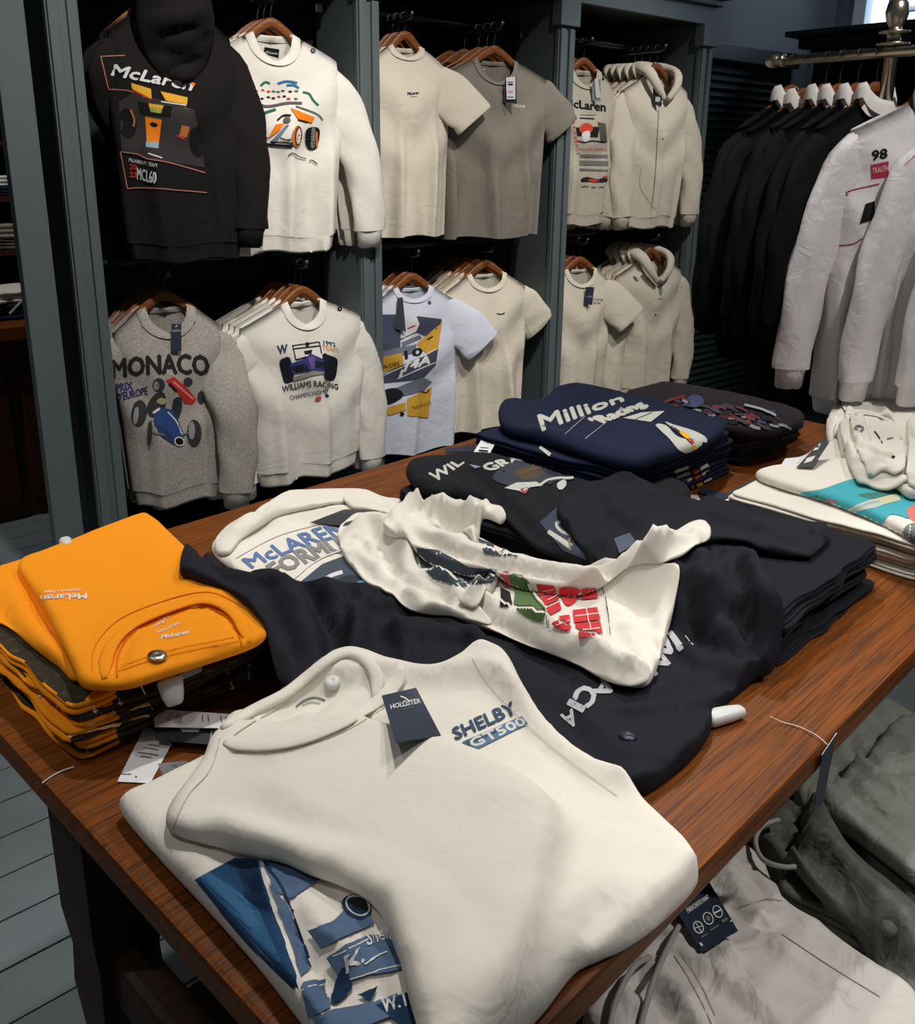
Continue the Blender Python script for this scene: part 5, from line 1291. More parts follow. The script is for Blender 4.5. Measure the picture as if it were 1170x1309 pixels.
decal('chest_print', r, b1, [
    (WHT, ('text', 'Million', [(694, 551), (800, 512), (790, 507), (682, 533)], {'bold': 0.02, 'shear': 0.2})), (WHT, ('text', "'Racing", [(772, 545), (830, 520), (816, 514), (752, 536)], {'bold': 0.03})),
    (WHT, ('poly', [(797, 535), (820, 528), (850, 526), (832, 540)])), (NAVY, ('line', [(812, 537), (834, 528)], 1.2)), (ink(150, 152, 156), ('line', [(722, 556), (748, 533)], 0.9)), (ink(150, 152, 156), ('line', [(748, 562), (776, 540)], 0.9)),
    (WHT, ('blob', [(838, 544), (852, 545), (868, 560), (898, 566), (880, 578), (868, 576), (854, 560)])), (WHT, ('blob', [(850, 540), (862, 544), (888, 552), (902, 560), (902, 566), (884, 562), (866, 552)])),
    (ink(70, 50, 44), ('line', [(858, 546), (872, 556), (884, 568)], 3)), (YL, ('blob', [(868, 553), (876, 554), (884, 560), (878, 562)])), (PR, ('ell', 884, 566, 3.5, 3, 0)), (YL, ('ell', 886, 572, 4, 2.5, 0))])
# ---- burgundy charcoal pile
bst, zb_ = stack(4, 'folded charcoal and burgundy printed T-shirt, %s of the far pile', 't-shirt', (2.085, 1.12, 0.32, 0.39), TZ+0.0006, 0.017, BURG, 'burgundy printed T-shirts in the far pile', 2, 0.010, 31, top_out=1)
bo = bvh_of(*[b for r, b in bst]); MAR = ink(86, 46, 54); PAL = ink(128, 130, 140)
decal('printed_edges', bst[-1][0], bo, [(PAL, ('line', [(1002, 553), (1018, 548)], 3)), (PAL, ('line', [(1000, 562), (1016, 556)], 3)), (MAR, ('line', [(940, 584), (990, 566)], 3)), (PAL, ('line', [(1008, 569), (1016, 566)], 3)), (MAR, ('line', [(930, 572), (970, 566)], 2)), (PAL, ('line', [(924, 556), (934, 552)], 5))])
r, b = cloth('folded_t_shirt', 'charcoal T-shirt with dark red and blue photo print on top of the far pile', 't-shirt', TF,
      [(800, 508, .09), (830, 497, .095), (852, 493, .1), (900, 500, .1), (970, 514, .095), (1022, 529, .085), (1026, 542, .075), (1010, 549, .075), (975, 555, .08), (935, 552, .085), (880, 535, .09)],
      0.028, BURG, 0.018, creases=[([(850, 505), (920, 515), (1000, 532)], 0.008, 0.03)], h=.1, seed=33, tent=16, body='folded_body', flatbase=zb_)
random.seed(12); sh_ = []
pal = (ink(96, 44, 52), ink(66, 74, 104), ink(140, 146, 156), ink(30, 28, 34), ink(78, 66, 70), ink(116, 58, 64))
for i in range(70):
    x = random.uniform(858, 1004); yc = 510+(x-858)*0.15+random.uniform(-2, 20)
    ln = random.uniform(5, 16); sl_ = 0.28+random.uniform(-0.25, 0.25)
    sh_.append((random.choice(pal), ('line', [(x-ln/2, yc-ln/2*sl_), (x, yc+random.uniform(-1.5, 1.5)), (x+ln/2, yc+ln/2*sl_)], random.uniform(1.5, 4))))
sh_ += [(ink(72, 80, 118), ('blob', [(880, 510), (894, 508), (900, 518), (886, 524)])), (ink(170, 176, 182), ('line', [(952, 520), (975, 526), (992, 534)], 2.5)), (ink(118, 48, 56), ('line', [(840, 520), (876, 508)], 3))]
decal('chest_print', r, bvh_of(b), sh_)
# ---- faded black "10" pile
tst, zt_ = stack(3, 'faded black printed T-shirt, %s under the racing print T-shirt', 't-shirt', (1.29, 1.06, 0.255, 0.50), TZ+0.0006, 0.014, FADE, 'faded black T-shirts in a pile', 2, 0.010, 51, top_out=1)
r, b = cloth('folded_t_shirt', 'faded black T-shirt with white arched lettering, engine car print and number ten', 't-shirt', TF,
      [(519, 606, .05), (532, 590, .055), (580, 585, .06), (640, 575, .065), (680, 570, .07), (730, 578, .07), (800, 598, .07), (880, 626, .065), (860, 660, .06), (800, 700, .055), (760, 722, .05), (720, 712, .05), (680, 695, .05), (630, 650, .05), (590, 638, .05), (540, 628, .045)],
      0.026, FADE, 0.016, creases=[([(590, 592), (620, 620), (680, 680), (740, 716)], -0.010, 0.012), ([(600, 592), (640, 612), (700, 680)], 0.008, 0.016), ([(660, 585), (740, 592), (820, 620)], 0.006, 0.02), ([(530, 612), (580, 620), (620, 640)], 0.006, 0.015)], h=.07, seed=53, tent=20, body='folded_body', flatbase=zt_, clamp=lambda O: np.stack([np.where(O[:, 1] > 0.915, np.minimum(O[:, 0], 1.425), O[:, 0]), O[:, 1]], 1))
b1 = bvh_of(b); PHO = ink(60, 64, 74); RST = ink(84, 72, 56)
decal('chest_print', r, b1, [
    (WHT, ('text', 'WIL', [(556, 618), (594, 592), (584, 588), (548, 606)], {'bold': 0.02})), (ink(160, 158, 190), ('poly', [(600, 594), (616, 597), (608, 599)])), (WHT, ('text', 'GRAND', [(626, 603), (704, 578), (696, 571), (614, 596)], {'bold': 0.025})),
    (PHO, ('blob', [(630, 612), (652, 592), (690, 580), (730, 584), (745, 600), (715, 615), (660, 622)])), (RST, ('blob', [(656, 604), (676, 596), (700, 592), (690, 610), (672, 614)])), (ink(110, 84, 66), ('line', [(664, 606), (676, 602), (690, 596)], 2)), (ink(40, 44, 52), ('poly', [(690, 600), (740, 596), (770, 610), (720, 616)])),
    (WHT, ('poly', [(645, 625), (660, 618), (686, 617), (694, 622), (678, 624), (670, 630)])), (ink(150, 74, 76), ('blob', [(665, 626), (676, 624), (672, 632), (666, 631)])), (WHT, ('line', [(690, 622), (700, 615), (715, 612), (730, 612), (754, 606)], 3)), (WHT, ('blob', [(712, 620), (722, 614), (724, 622), (716, 628)])), (ink(54, 58, 64), ('ell', 703, 618, 4, 3, 0)), (WHT, ('line', [(752, 606), (768, 612), (780, 618), (800, 612)], 2.4)), (ink(160, 60, 60), ('line', [(764, 612), (772, 618)], 2.5)), (WHT, ('poly', [(714, 592), (722, 588), (730, 592), (722, 596)])),
    (ink(64, 70, 86), ('poly', [(690, 668), (716, 646), (740, 662), (770, 700), (754, 718), (720, 704)])), (WHT, ('text', 'I', [(700, 682), (728, 702), (732, 697), (702, 678)], {'bold': 0.03})), (WHT, ('ring', 723, 676, 15, 8, 0.5, 4)), (ink(150, 122, 76), ('line', [(730, 704), (728, 690), (740, 686), (746, 698)], 2.6)), (ink(150, 122, 76), ('line', [(762, 702), (765, 710), (762, 716)], 2.6)),
    (WHT, ('line', [(552, 632), (562, 642)], 3))])
# ---- black pile to the right
kst, zk = stack(6, 'folded ink black T-shirt, %s of the black pile near the table edge', 't-shirt', (1.30, 0.625, 0.36, 0.30), TZ+0.0006, [0.013, 0.014, 0.015, 0.014, 0.013, 0.012], INK, 'ink black T-shirts in a pile', 3, 0.014, 61)
# ---- cream pile with turquoise print
cst, zc_ = stack(5, 'folded cream T-shirt, %s under the turquoise printed T-shirt', 't-shirt', (1.90, 0.61, 0.66, 0.375), TZ+0.0006, 0.0125, CREAM, 'cream T-shirts in the turquoise pile', 2, 0.010, 71, top_out=1)
r, b = cloth('folded_t_shirt', 'cream T-shirt with turquoise sea and road print on top of the cream pile', 't-shirt', TF,
      [(966, 607, .07), (1000, 597, .075), (1050, 592, .08), (1120, 590, .08), (1250, 600, .08), (1330, 660, .08), (1260, 740, .07), (1170, 690, .075), (1120, 664, .075), (1060, 640, .075), (1000, 622, .07)],
      0.020, CREAM, 0.014, creases=[([(985, 612), (1040, 640), (1110, 664), (1170, 692)], 0.004, 0.010), ([(1040, 604), (1080, 606), (1130, 620)], 0.003, 0.01)], h=.08, seed=73, tent=14, body='folded_body', flatbase=zc_)
b1 = bvh_of(b); TQ = ink(72, 172, 184); TG = ink(70, 130, 118); SND = ink(206, 204, 170)
decal('chest_print', r, b1, [
    (TQ, ('blob', [(1012, 632), (1050, 626), (1098, 612), (1150, 622), (1180, 636), (1180, 668), (1140, 658), (1122, 678), (1094, 660), (1046, 642)])), (TG, ('blob', [(1030, 636), (1046, 634), (1064, 643), (1058, 650), (1044, 645)])), (TG, ('blob', [(1096, 634), (1120, 630), (1154, 630), (1130, 640)])), (ink(206, 110, 120), ('poly', [(1048, 642), (1060, 638), (1074, 641), (1054, 647)])),
    (SND, ('poly', [(1056, 648), (1086, 652), (1072, 656), (1066, 664)])), (ink(190, 204, 196), ('poly', [(1086, 650), (1112, 640), (1136, 636), (1150, 638), (1120, 650), (1094, 654)])), (SND, ('poly', [(1114, 640), (1146, 632), (1152, 640), (1130, 646)])), (ink(150, 180, 176), ('line', [(1090, 654), (1106, 646), (1124, 642)], 2)),
    (CREAM, ('poly', [(1120, 690), (1142, 662), (1180, 668), (1180, 712), (1150, 704)])), (ink(222, 120, 110), ('blob', [(1160, 652), (1180, 646), (1180, 668), (1166, 668)])), (ink(120, 126, 122), ('ell', 1168, 686, 14, 16, 0)), (ink(84, 88, 90), ('ell', 1171, 687, 8, 10, 0))])
# ---- rolled cream tee on that pile
r, b = cloth('t_shirt', 'cream T-shirt with open neckline rolled up on the cream pile', 't-shirt', TF,
      [(1056, 548), (1062, 526), (1080, 509), (1105, 503), (1170, 510), (1250, 530), (1260, 600), (1180, 632), (1140, 618), (1110, 614), (1088, 600), (1062, 576)],
      0.026, CREAM, 0.013, creases=[([(1062, 560), (1076, 586), (1106, 606)], 0.012, 0.010), ([(1068, 552), (1082, 578), (1108, 596)], -0.008, 0.006), ([(1066, 545), (1072, 530), (1084, 518)], 0.006, 0.008)], h=.1, seed=75, tent=20, wr=(0.0022, 6), gs=0.008)
kp = [b]
for nm_, po_, cr_, sd_ in (('lower_fold', [(1066, 552), (1078, 548), (1090, 566), (1112, 588), (1146, 606), (1180, 612), (1200, 626), (1150, 620), (1112, 612), (1086, 594)], [([(1074, 560), (1096, 588), (1140, 608)], 0.010, 0.008)], 76),
      ('shoulder_panel', [(1076, 516), (1086, 506), (1106, 503), (1140, 506), (1190, 512), (1250, 532), (1250, 600), (1190, 622), (1160, 612), (1160, 585), (1154, 560), (1148, 544), (1130, 533), (1104, 528), (1084, 528)], [([(1090, 518), (1130, 522), (1156, 540), (1166, 580)], 0.012, 0.012), ([(1160, 530), (1180, 560), (1180, 600)], 0.006, 0.012)], 77),
      ('neck_front', [(1080, 532), (1094, 534), (1100, 556), (1120, 572), (1146, 566), (1158, 580), (1154, 602), (1130, 606), (1108, 594), (1092, 572)], [([(1092, 545), (1104, 572), (1130, 584), (1150, 576)], 0.014, 0.009), ([(1120, 596), (1140, 594)], -0.006, 0.008)], 78)):
    kp.append(cloth('t_shirt', '', 't-shirt', TF, po_, 0.008, CREAM, 0.004, creases=cr_, h=.12, seed=sd_, tent=24, wr=(0.0018, 7), gs=0.007, body=nm_, root=r)[1])
b1 = bvh_of(*kp)
rib('collar_rib', r, b1, [(1084, 530), (1104, 529), (1130, 534), (1147, 545), (1153, 562)], 0.012, 0.006, CREAM)
decal('neck_lettering', r, b1, [(PGY, ('ring', 1098.5, 548, 6.5, 4, 0.2, 2.5)), (PB, ('line', [(1118, 552), (1124, 560), (1128, 567)], 1.6)), (PGY, ('line', [(1134, 562), (1142, 560)], 1.2)), (PB, ('ell', 1141.5, 584.5, 2.5, 2.2, 0))], lift=0.002, gap=1.5)
# ---- black tee in the middle
r, b = cloth('t_shirt', 'large crumpled ink black T-shirt with white letters draped across the table middle', 't-shirt', TF,
      [(230, 722, .12), (262, 712, .12), (300, 733, .11), (345, 728, .10), (395, 746, .08), (470, 755, .05), (560, 775, .05), (660, 760, .05), (780, 735, .06), (850, 715, .06), (905, 690, .08), (950, 698, .09), (985, 740, .09), (1002, 790, .07), (990, 835, .04), (965, 862, .02), (935, 885, .02), (912, 905, .02), (908, 930, .015), (872, 972, .01), (800, 1008, .01), (720, 950, .02), (620, 880, .03), (500, 880, .03), (400, 880, .02), (358, 872, .02), (346, 835, .05), (338, 800, .10), (290, 752, .12), (245, 738, .12)],
      0.011, INKC, 0.007, creases=[([(930, 700, .09), (925, 730, .08), (905, 760, .07)], 0.014, 0.008), ([(960, 720, .08), (965, 780, .07), (940, 830, .04)], 0.012, 0.008), ([(880, 800, .05), (930, 830, .05), (985, 825, .05)], 0.012, 0.010), ([(500, 800), (520, 830), (515, 860)], 0.012, 0.009), ([(560, 790), (600, 815), (620, 860)], 0.010, 0.010), ([(640, 830), (700, 850), (740, 890)], -0.008, 0.008), ([(820, 890), (880, 870), (940, 868)], 0.008, 0.010), ([(420, 770), (440, 790), (445, 830)], -0.014, 0.008), ([(250, 722, .12), (310, 738, .11), (390, 752, .08)], 0.012, 0.013), ([(350, 735, .1), (385, 790, .06), (400, 850, .03)], 0.016, 0.018), ([(395, 755, .07), (420, 800, .05), (430, 850, .03)], -0.014, 0.014), ([(410, 752), (450, 800), (470, 850)], 0.018, 0.016), ([(465, 760), (460, 800), (440, 850)], 0.016, 0.014),
       ([(480, 810), (560, 812), (650, 840)], 0.014, 0.018), ([(470, 785), (540, 780), (620, 800)], -0.012, 0.016), ([(890, 705, .09), (915, 745, .08), (940, 790, .06)], 0.022, 0.018), ([(945, 705, .09), (975, 760, .08), (985, 820, .05)], 0.022, 0.016), ([(870, 770, .06), (920, 790, .06), (970, 800, .06)], 0.020, 0.018),
       ([(905, 725, .08), (930, 760, .08), (950, 770, .08)], -0.018, 0.014), ([(760, 905), (830, 908), (925, 895)], 0.010, 0.010), ([(850, 985, .02), (870, 940, .02), (905, 910, .02)], -0.006, 0.006), ([(790, 960), (850, 968), (880, 940)], 0.008, 0.014), ([(680, 870), (740, 900), (790, 950)], 0.008, 0.02)], h=.035, seed=81, wr=(0.008, 5), tent=60, gs=0.009, floor=0.012)
b1 = bvh_of(b); LT = ink(178, 178, 182)
def lq(x, y, ang, wd, hg):
    a = math.radians(ang); d = np.array([math.cos(a), math.sin(a)])*wd/2; u = np.array([math.sin(a), -math.cos(a)])*hg/2; c = np.array([x, y])
    return [tuple(c-d-u), tuple(c+d-u), tuple(c+d+u), tuple(c-d+u)]
decal('printed_lettering', r, b1, [(LT, ('text', 'A', lq(729, 920, 152, 17, 20), {'bold': 0.02})), (LT, ('text', 'I', lq(737, 903, 118, 7, 22), {'bold': 0.02})), (LT, ('text', 'C', lq(749, 890, 125, 22, 26), {'bold': 0.03})), (LT, ('text', 'A', lq(772, 880, 118, 26, 22), {'bold': 0.03})),
      (LT, ('text', 'N', lq(840, 848, 140, 24, 22), {'bold': 0.03})), (LT, ('text', 'A', lq(850, 828, 128, 28, 24), {'bold': 0.03})), (LT, ('text', 'I', lq(864, 820, 146, 6, 26), {'bold': 0.02})), (LT, ('line', [(876, 813), (886, 825)], 1.6))])
disc('sensor_button', b1, 803, 943, 0.0105, mat('navy_button', (22, 30, 52), 0.4), r)
hard_tag('white security tag peeking from under the black T-shirt near the table edge', (900, 920), (951, 908), TZ+0.010, TZ+0.010, 0.013, fat=0.009)
hard_tag('white security tag end behind the cream script T-shirt collar', (361, 882), (420, 878), TZ+0.012, TZ+0.012, 0.012, fat=0.009)
# ---- black tee with the sleeve reaching over the black pile
r, b = cloth('t_shirt', 'ink black T-shirt with navy tag, its sleeve reaching over the black pile', 't-shirt', TF,
      [(712, 652, .08), (740, 628, .085), (775, 612, .09), (830, 622, .09), (880, 640, .09), (960, 654, .11), (1030, 668, .12), (1054, 671, .13), (1058, 673, .13), (1061, 688, .125), (1058, 694, .12), (1040, 709, .115), (1034, 712, .115), (985, 706, .11), (920, 690, .10), (880, 700, .09), (820, 715, .07), (770, 724, .06), (735, 690, .07)],
      0.012, INKC, 0.007, creases=[([(740, 650), (800, 660), (860, 690)], 0.010, 0.02), ([(900, 655, .1), (960, 675, .11), (1030, 700, .11)], 0.010, 0.014), ([(1040, 675, .12), (1050, 690, .12)], 0.012, 0.010), ([(760, 640), (790, 680), (800, 710)], -0.008, 0.016)], h=.09, seed=83, tent=60, wr=(0.007, 6), floor=0.07)
b1 = bvh_of(b)
card_on('hang_tag', b1, [(785, 688), (805, 681), (815, 694), (792, 707)], mat('slate_navy_card', (64, 76, 98), 0.5), r, 0.006)
# ---- crumpled cream tee with green and red print: thin layers of one garment lying over each other
CT = dict(fld=TF, m_=CRUMP, gs=0.007)
def ctl(part, pts, cr, seed, root=None, th=0.007, wr=(0.003, 7), floor=None, tent=30):
    return cloth('t_shirt', 'crumpled cream T-shirt with green and red block letter print across the middle', 't-shirt', TF, pts, th, CRUMP, th*0.5, creases=cr, wr=wr, tent=tent, gs=0.007, seed=seed, h=.06, body=part, root=root, floor=floor)
r, b = ctl('front_panel', [(530, 690), (600, 686), (660, 712), (760, 722), (850, 716), (868, 735), (863, 770), (852, 812), (838, 856), (820, 872), (760, 852), (660, 802), (600, 768), (545, 742)],
      [([(800, 745), (835, 760), (862, 765)], 0.005, 0.012), ([(795, 800), (820, 830), (832, 858)], 0.008, 0.012), ([(700, 740), (760, 760), (790, 800)], 0.004, 0.02), ([(850, 725), (855, 760), (846, 810)], 0.006, 0.010)], 85, floor=0.034, tent=60)
cps = [b]
cps.append(ctl('lower_fold', [(556, 733), (590, 742), (640, 772), (695, 796), (742, 812), (790, 826), (826, 850), (832, 862), (824, 873), (800, 877), (760, 862), (700, 834), (640, 810), (580, 788)],
      [([(580, 760), (640, 790), (720, 822), (800, 852)], 0.020, 0.012), ([(600, 775), (680, 812), (760, 845)], -0.008, 0.006), ([(660, 792), (720, 812), (770, 826)], 0.010, 0.007), ([(730, 835), (780, 842), (820, 862)], 0.010, 0.007), ([(785, 862), (805, 852), (826, 860)], 0.012, 0.006)], 86, r)[1])
cps.append(ctl('sleeve', [(432, 684), (440, 668), (462, 658), (490, 660), (512, 674), (527, 698), (536, 728), (562, 733), (586, 748), (606, 768), (628, 800), (560, 786), (510, 769), (468, 744), (442, 716)],
      [([(448, 690), (466, 672), (492, 676), (508, 700), (520, 740), (560, 768)], 0.026, 0.018), ([(455, 708), (485, 735), (530, 765), (590, 785)], 0.014, 0.010), ([(500, 672), (516, 700), (526, 735)], 0.014, 0.008), ([(492, 690), (500, 715), (508, 745)], -0.010, 0.007), ([(470, 690), (478, 712), (490, 738)], 0.010, 0.007), ([(545, 745), (570, 755), (590, 775)], 0.012, 0.008), ([(440, 695), (455, 690), (470, 700)], -0.006, 0.006)], 87, r, wr=(0.004, 8))[1])
cps.append(ctl('pointed_flap', [(586, 765), (608, 752), (626, 734), (634, 732), (638, 738), (632, 752), (616, 766), (602, 776)], [([(600, 764), (620, 750), (632, 738)], 0.012, 0.008)], 88, r)[1])
cps.append(ctl('hem_band', [(490, 668), (512, 658), (545, 672), (600, 692), (650, 708), (700, 720), (740, 726), (790, 714), (845, 692), (886, 671), (902, 670), (909, 684), (898, 694), (862, 714), (800, 734), (745, 746), (690, 742), (640, 732), (590, 724), (545, 706), (512, 686)],
      [([(520, 672), (580, 700), (650, 722), (730, 736), (800, 720), (890, 682)], 0.018, 0.012), ([(560, 690), (620, 708), (690, 724)], 0.010, 0.006), ([(540, 690), (600, 716), (660, 730)], -0.008, 0.006), ([(740, 736), (800, 716), (870, 690)], 0.010, 0.006), ([(770, 732), (830, 708), (890, 688)], -0.007, 0.005), ([(886, 674), (892, 684), (896, 692)], 0.006, 0.005)], 89, r, tent=50, floor=0.062)[1])
cps.append(ctl('second_sleeve', [(494, 664), (500, 652), (516, 640), (522, 630), (532, 630), (544, 641), (575, 641), (592, 643), (603, 637), (622, 642), (641, 650), (647, 662), (640, 670), (616, 678), (609, 698), (596, 698), (570, 688), (535, 676)],
      [([(510, 655), (540, 650), (580, 652), (630, 658)], 0.018, 0.014), ([(560, 668), (590, 660), (610, 648)], 0.014, 0.008), ([(530, 664), (550, 658), (565, 668), (590, 682)], 0.012, 0.008), ([(540, 655), (556, 662), (575, 660)], -0.012, 0.008), ([(600, 690), (606, 674), (626, 664)], 0.010, 0.007), ([(524, 636), (536, 646), (545, 654)], 0.010, 0.006)], 90, r, wr=(0.004, 8))[1])
b1 = bvh_of(*cps); RB = ink(206, 58, 66); GN = ink(92, 120, 74); WHC = ink(226, 220, 208)
decal('chest_print', r, b1, [
    (DP, ('poly', [(533, 700), (560, 704), (600, 725), (636, 728), (632, 742), (590, 750), (555, 740), (538, 724)])), (ink(150, 160, 166), ('line', [(586, 732), (592, 746)], 3)), (ink(40, 42, 46), ('poly', [(608, 730), (636, 728), (628, 745), (612, 746)])), (DP, ('poly', [(610, 688), (650, 704), (664, 712), (620, 708)])),
    (ink(40, 38, 40), ('poly', [(640, 752), (652, 758), (656, 778), (640, 776)])), (ink(190, 96, 96), ('blob', [(640, 734), (650, 731), (656, 745), (650, 752), (642, 748)])), (GN, ('blob', [(652, 734), (674, 740), (680, 752), (694, 768), (697, 790), (688, 795), (668, 785), (657, 775), (658, 758)])),
    (WHC, ('line', [(676, 746), (686, 764), (700, 780), (702, 798)], 3)), (PB, ('line', [(672, 744), (682, 765), (698, 784), (700, 798)], 1.0)),
    (RB, ('poly', [(686, 746), (708, 748), (712, 756), (690, 764)])), (RB, ('poly', [(691, 766), (712, 758), (714, 768), (697, 776)])), (RB, ('poly', [(698, 779), (715, 771), (718, 780), (704, 788)])), (RB, ('blob', [(715, 752), (728, 750), (742, 754), (738, 768), (726, 776), (718, 766)])), (RB, ('poly', [(743, 752), (762, 752), (765, 766), (744, 768)])),
    (RB, ('poly', [(732, 782), (764, 778), (768, 794), (734, 798)])), (RB, ('poly', [(735, 800), (768, 797), (771, 814), (742, 815)])), (RB, ('poly', [(706, 798), (714, 790), (728, 788), (730, 806), (718, 806)])),
    (WHC, ('line', [(735, 790), (766, 786)], 1.2)), (WHC, ('line', [(750, 780), (753, 798)], 1.2)), (WHC, ('line', [(742, 808), (768, 805)], 1.2)), (WHC, ('line', [(754, 798), (757, 814)], 1.2)), (WHC, ('line', [(722, 762), (736, 760)], 1.2)), (WHC, ('line', [(746, 760), (760, 758)], 1.2)), (WHC, ('line', [(712, 800), (728, 796)], 1.0)), (WHC, ('line', [(694, 755), (708, 752)], 1.0)), (WHC, ('line', [(700, 770), (712, 764)], 1.0)),
    (PB, ('line', [(771, 752), (777, 785), (780, 814)], 0.9))])
# ---- blue printed tee and the cream tee with slate lettering on it
r, b = cloth('t_shirt', 'cream T-shirt with blue denim print folded under the slate lettered T-shirt', 't-shirt', TF,
      [(155, 1038, .02), (160, 1022, .02), (190, 1008, .02), (240, 985, .025), (330, 950, .025), (520, 960, .02), (700, 1050, .02), (690, 1180, .02), (640, 1330, .02), (560, 1420, .02), (470, 1400, .02), (400, 1325, .015), (330, 1235, .015), (262, 1158, .015), (200, 1092, .015)],
      0.034, CREAM, 0.020, creases=[([(330, 1105), (350, 1170), (380, 1250), (420, 1330)], 0.010, 0.010), ([(345, 1105), (400, 1180), (450, 1250)], 0.012, 0.018), ([(360, 1180), (400, 1230), (440, 1290)], -0.008, 0.012), ([(230, 1100), (300, 1170), (380, 1280)], 0.004, 0.012), ([(420, 1200), (480, 1240), (540, 1260)], 0.006, 0.014)], h=.03, seed=91, tent=10, wr=(0.0025, 5), gs=0.009)
b1 = bvh_of(b); D1 = ink(34, 70, 104); D2 = ink(52, 98, 136); D3 = ink(86, 108, 138); D4 = ink(28, 52, 80)
decal('denim_print', r, b1, [
    (D1, ('poly', [(250, 1125), (300, 1098), (330, 1100), (350, 1165), (384, 1265), (378, 1260), (300, 1180)])), (D2, ('poly', [(254, 1122), (268, 1116), (330, 1160), (360, 1230), (352, 1228), (300, 1172)])), (D4, ('line', [(256, 1128), (320, 1205), (378, 1262)], 5)), (D4, ('poly', [(300, 1104), (328, 1102), (346, 1165), (318, 1150)])),
    (D3, ('poly', [(336, 1102), (400, 1108), (410, 1125), (372, 1150), (352, 1140)])), (D3, ('poly', [(344, 1130), (368, 1160), (400, 1236), (384, 1250), (366, 1190)])), (D4, ('line', [(338, 1104), (368, 1152), (396, 1225)], 4)), (D3, ('poly', [(386, 1258), (414, 1252), (422, 1290), (396, 1300)])), (WHC, ('line', [(386, 1266), (416, 1258)], 1.4)),
    (D3, ('poly', [(396, 1190), (425, 1180), (440, 1165), (470, 1170), (480, 1182), (412, 1212)])), (D4, ('ell', 456, 1162, 20, 16, 0.4)), (ink(200, 204, 196), ('ring', 458, 1160, 17, 12, 0.5, 2)), (ink(30, 36, 34), ('ell', 460, 1158, 11, 8, 0.5)),
    (D3, ('poly', [(420, 1225), (440, 1210), (480, 1196), (505, 1205), (528, 1240), (470, 1248), (440, 1258)])), (WHC, ('line', [(428, 1222), (470, 1204)], 1.6)), (WHC, ('line', [(446, 1254), (490, 1242), (526, 1236)], 1.4)), (D4, ('blob', [(425, 1282), (440, 1236), (452, 1262), (440, 1280)])), (D4, ('poly', [(458, 1275), (484, 1262), (474, 1284)])),
    (D3, ('poly', [(400, 1300), (480, 1285), (530, 1262), (548, 1285), (430, 1330)])), (D4, ('poly', [(480, 1290), (530, 1268), (560, 1300), (520, 1320)])),
    (PW, ('text', 'K.', [(446, 1246), (466, 1232), (460, 1214), (436, 1226)], {'shear': 0.3, 'bold': 0.01})), (PW, ('text', 'Shelby', [(470, 1220), (522, 1202), (514, 1176), (462, 1196)], {'shear': 0.4})), (PW, ('line', [(466, 1236), (480, 1228), (494, 1222)], 1.6)),
    (PW, ('text', 'W.Tho', [(492, 1300), (546, 1282), (538, 1262), (486, 1280)], {'shear': 0.2, 'bold': 0.01}))])
r, b = cloth('t_shirt', 'cream T-shirt with slate SHELBY lettering and navy swing tag on the near table corner', 't-shirt', TF,
      [(212, 1050, .055), (222, 1024, .055), (254, 982, .055), (268, 950, .055), (284, 930, .06), (330, 903, .065), (362, 888, .065), (384, 876, .07), (404, 856, .075), (424, 838, .08), (448, 832, .08), (482, 843, .075), (510, 852, .07), (556, 855, .06), (584, 843, .055), (606, 826, .05), (636, 831, .045), (652, 846, .04), (672, 884, .035), (700, 925, .03), (760, 972, .03), (815, 1015, .03), (868, 1072, .03), (892, 1108, .03), (888, 1136, .03), (862, 1165, .02), (826, 1196, .015), (780, 1222, .02), (738, 1240, .02), (700, 1288, .02), (650, 1345, .02), (600, 1390, .03), (552, 1360, .045), (528, 1295, .055), (508, 1220, .06), (480, 1158, .06), (430, 1126, .06), (380, 1106, .06), (320, 1090, .06), (260, 1074, .06), (222, 1064, .055)],
      0.022, CREAM, 0.011, creases=[([(300, 955, .07), (360, 952, .075), (430, 934, .08), (490, 902, .08), (512, 868, .08)], 0.006, 0.02), ([(340, 922, .06), (400, 896, .065), (450, 872, .07)], -0.016, 0.022), ([(225, 1045), (260, 985), (290, 945)], 0.005, 0.010),
       ([(610, 840, .05), (640, 880, .04), (690, 935, .035), (780, 1010, .035)], 0.006, 0.010), ([(480, 1120), (540, 1200), (570, 1320)], 0.014, 0.030), ([(250, 1055), (360, 1075), (460, 1110)], 0.010, 0.022), ([(600, 1300), (680, 1220), (760, 1160), (800, 1100)], 0.010, 0.03), ([(745, 1210), (762, 1180), (772, 1160)], -0.008, 0.012), ([(300, 1010), (340, 1040), (400, 1070)], -0.006, 0.02), ([(870, 1080), (860, 1120), (830, 1160)], 0.006, 0.02)],
      h=.055, seed=93, tent=26, wr=(0.0028, 4), gs=0.009)
b1 = bvh_of(b); SL = ink(66, 86, 110); SL2 = ink(92, 124, 150)
decal('chest_print', r, b1, [
    (SL, ('text', 'SHELBY', [(583, 947), (662, 912), (655, 897), (577, 933)], {'bold': 0.04})), (SL2, ('poly', [(590, 950), (668, 916), (676, 926), (612, 958)])), (SL, ('poly', [(594, 949), (640, 930), (644, 934), (600, 954)])), (ink(214, 216, 214), ('text', 'GT500', [(606, 957), (674, 926), (668, 917), (598, 948)], {'bold': 0.03}))])
decal('seam_stitching', r, b1, [(ink(206, 196, 176), ('line', [(222, 1058), (240, 1018), (268, 985), (282, 945)], 1.2)), (ink(210, 200, 182), ('line', [(300, 962), (380, 955), (440, 935), (500, 898), (520, 870)], 1.0)), (ink(206, 196, 176), ('line', [(604, 842), (632, 884), (700, 950), (790, 1018)], 1.0)), (ink(206, 196, 176), ('line', [(300, 940), (330, 920), (372, 896)], 1.4))])
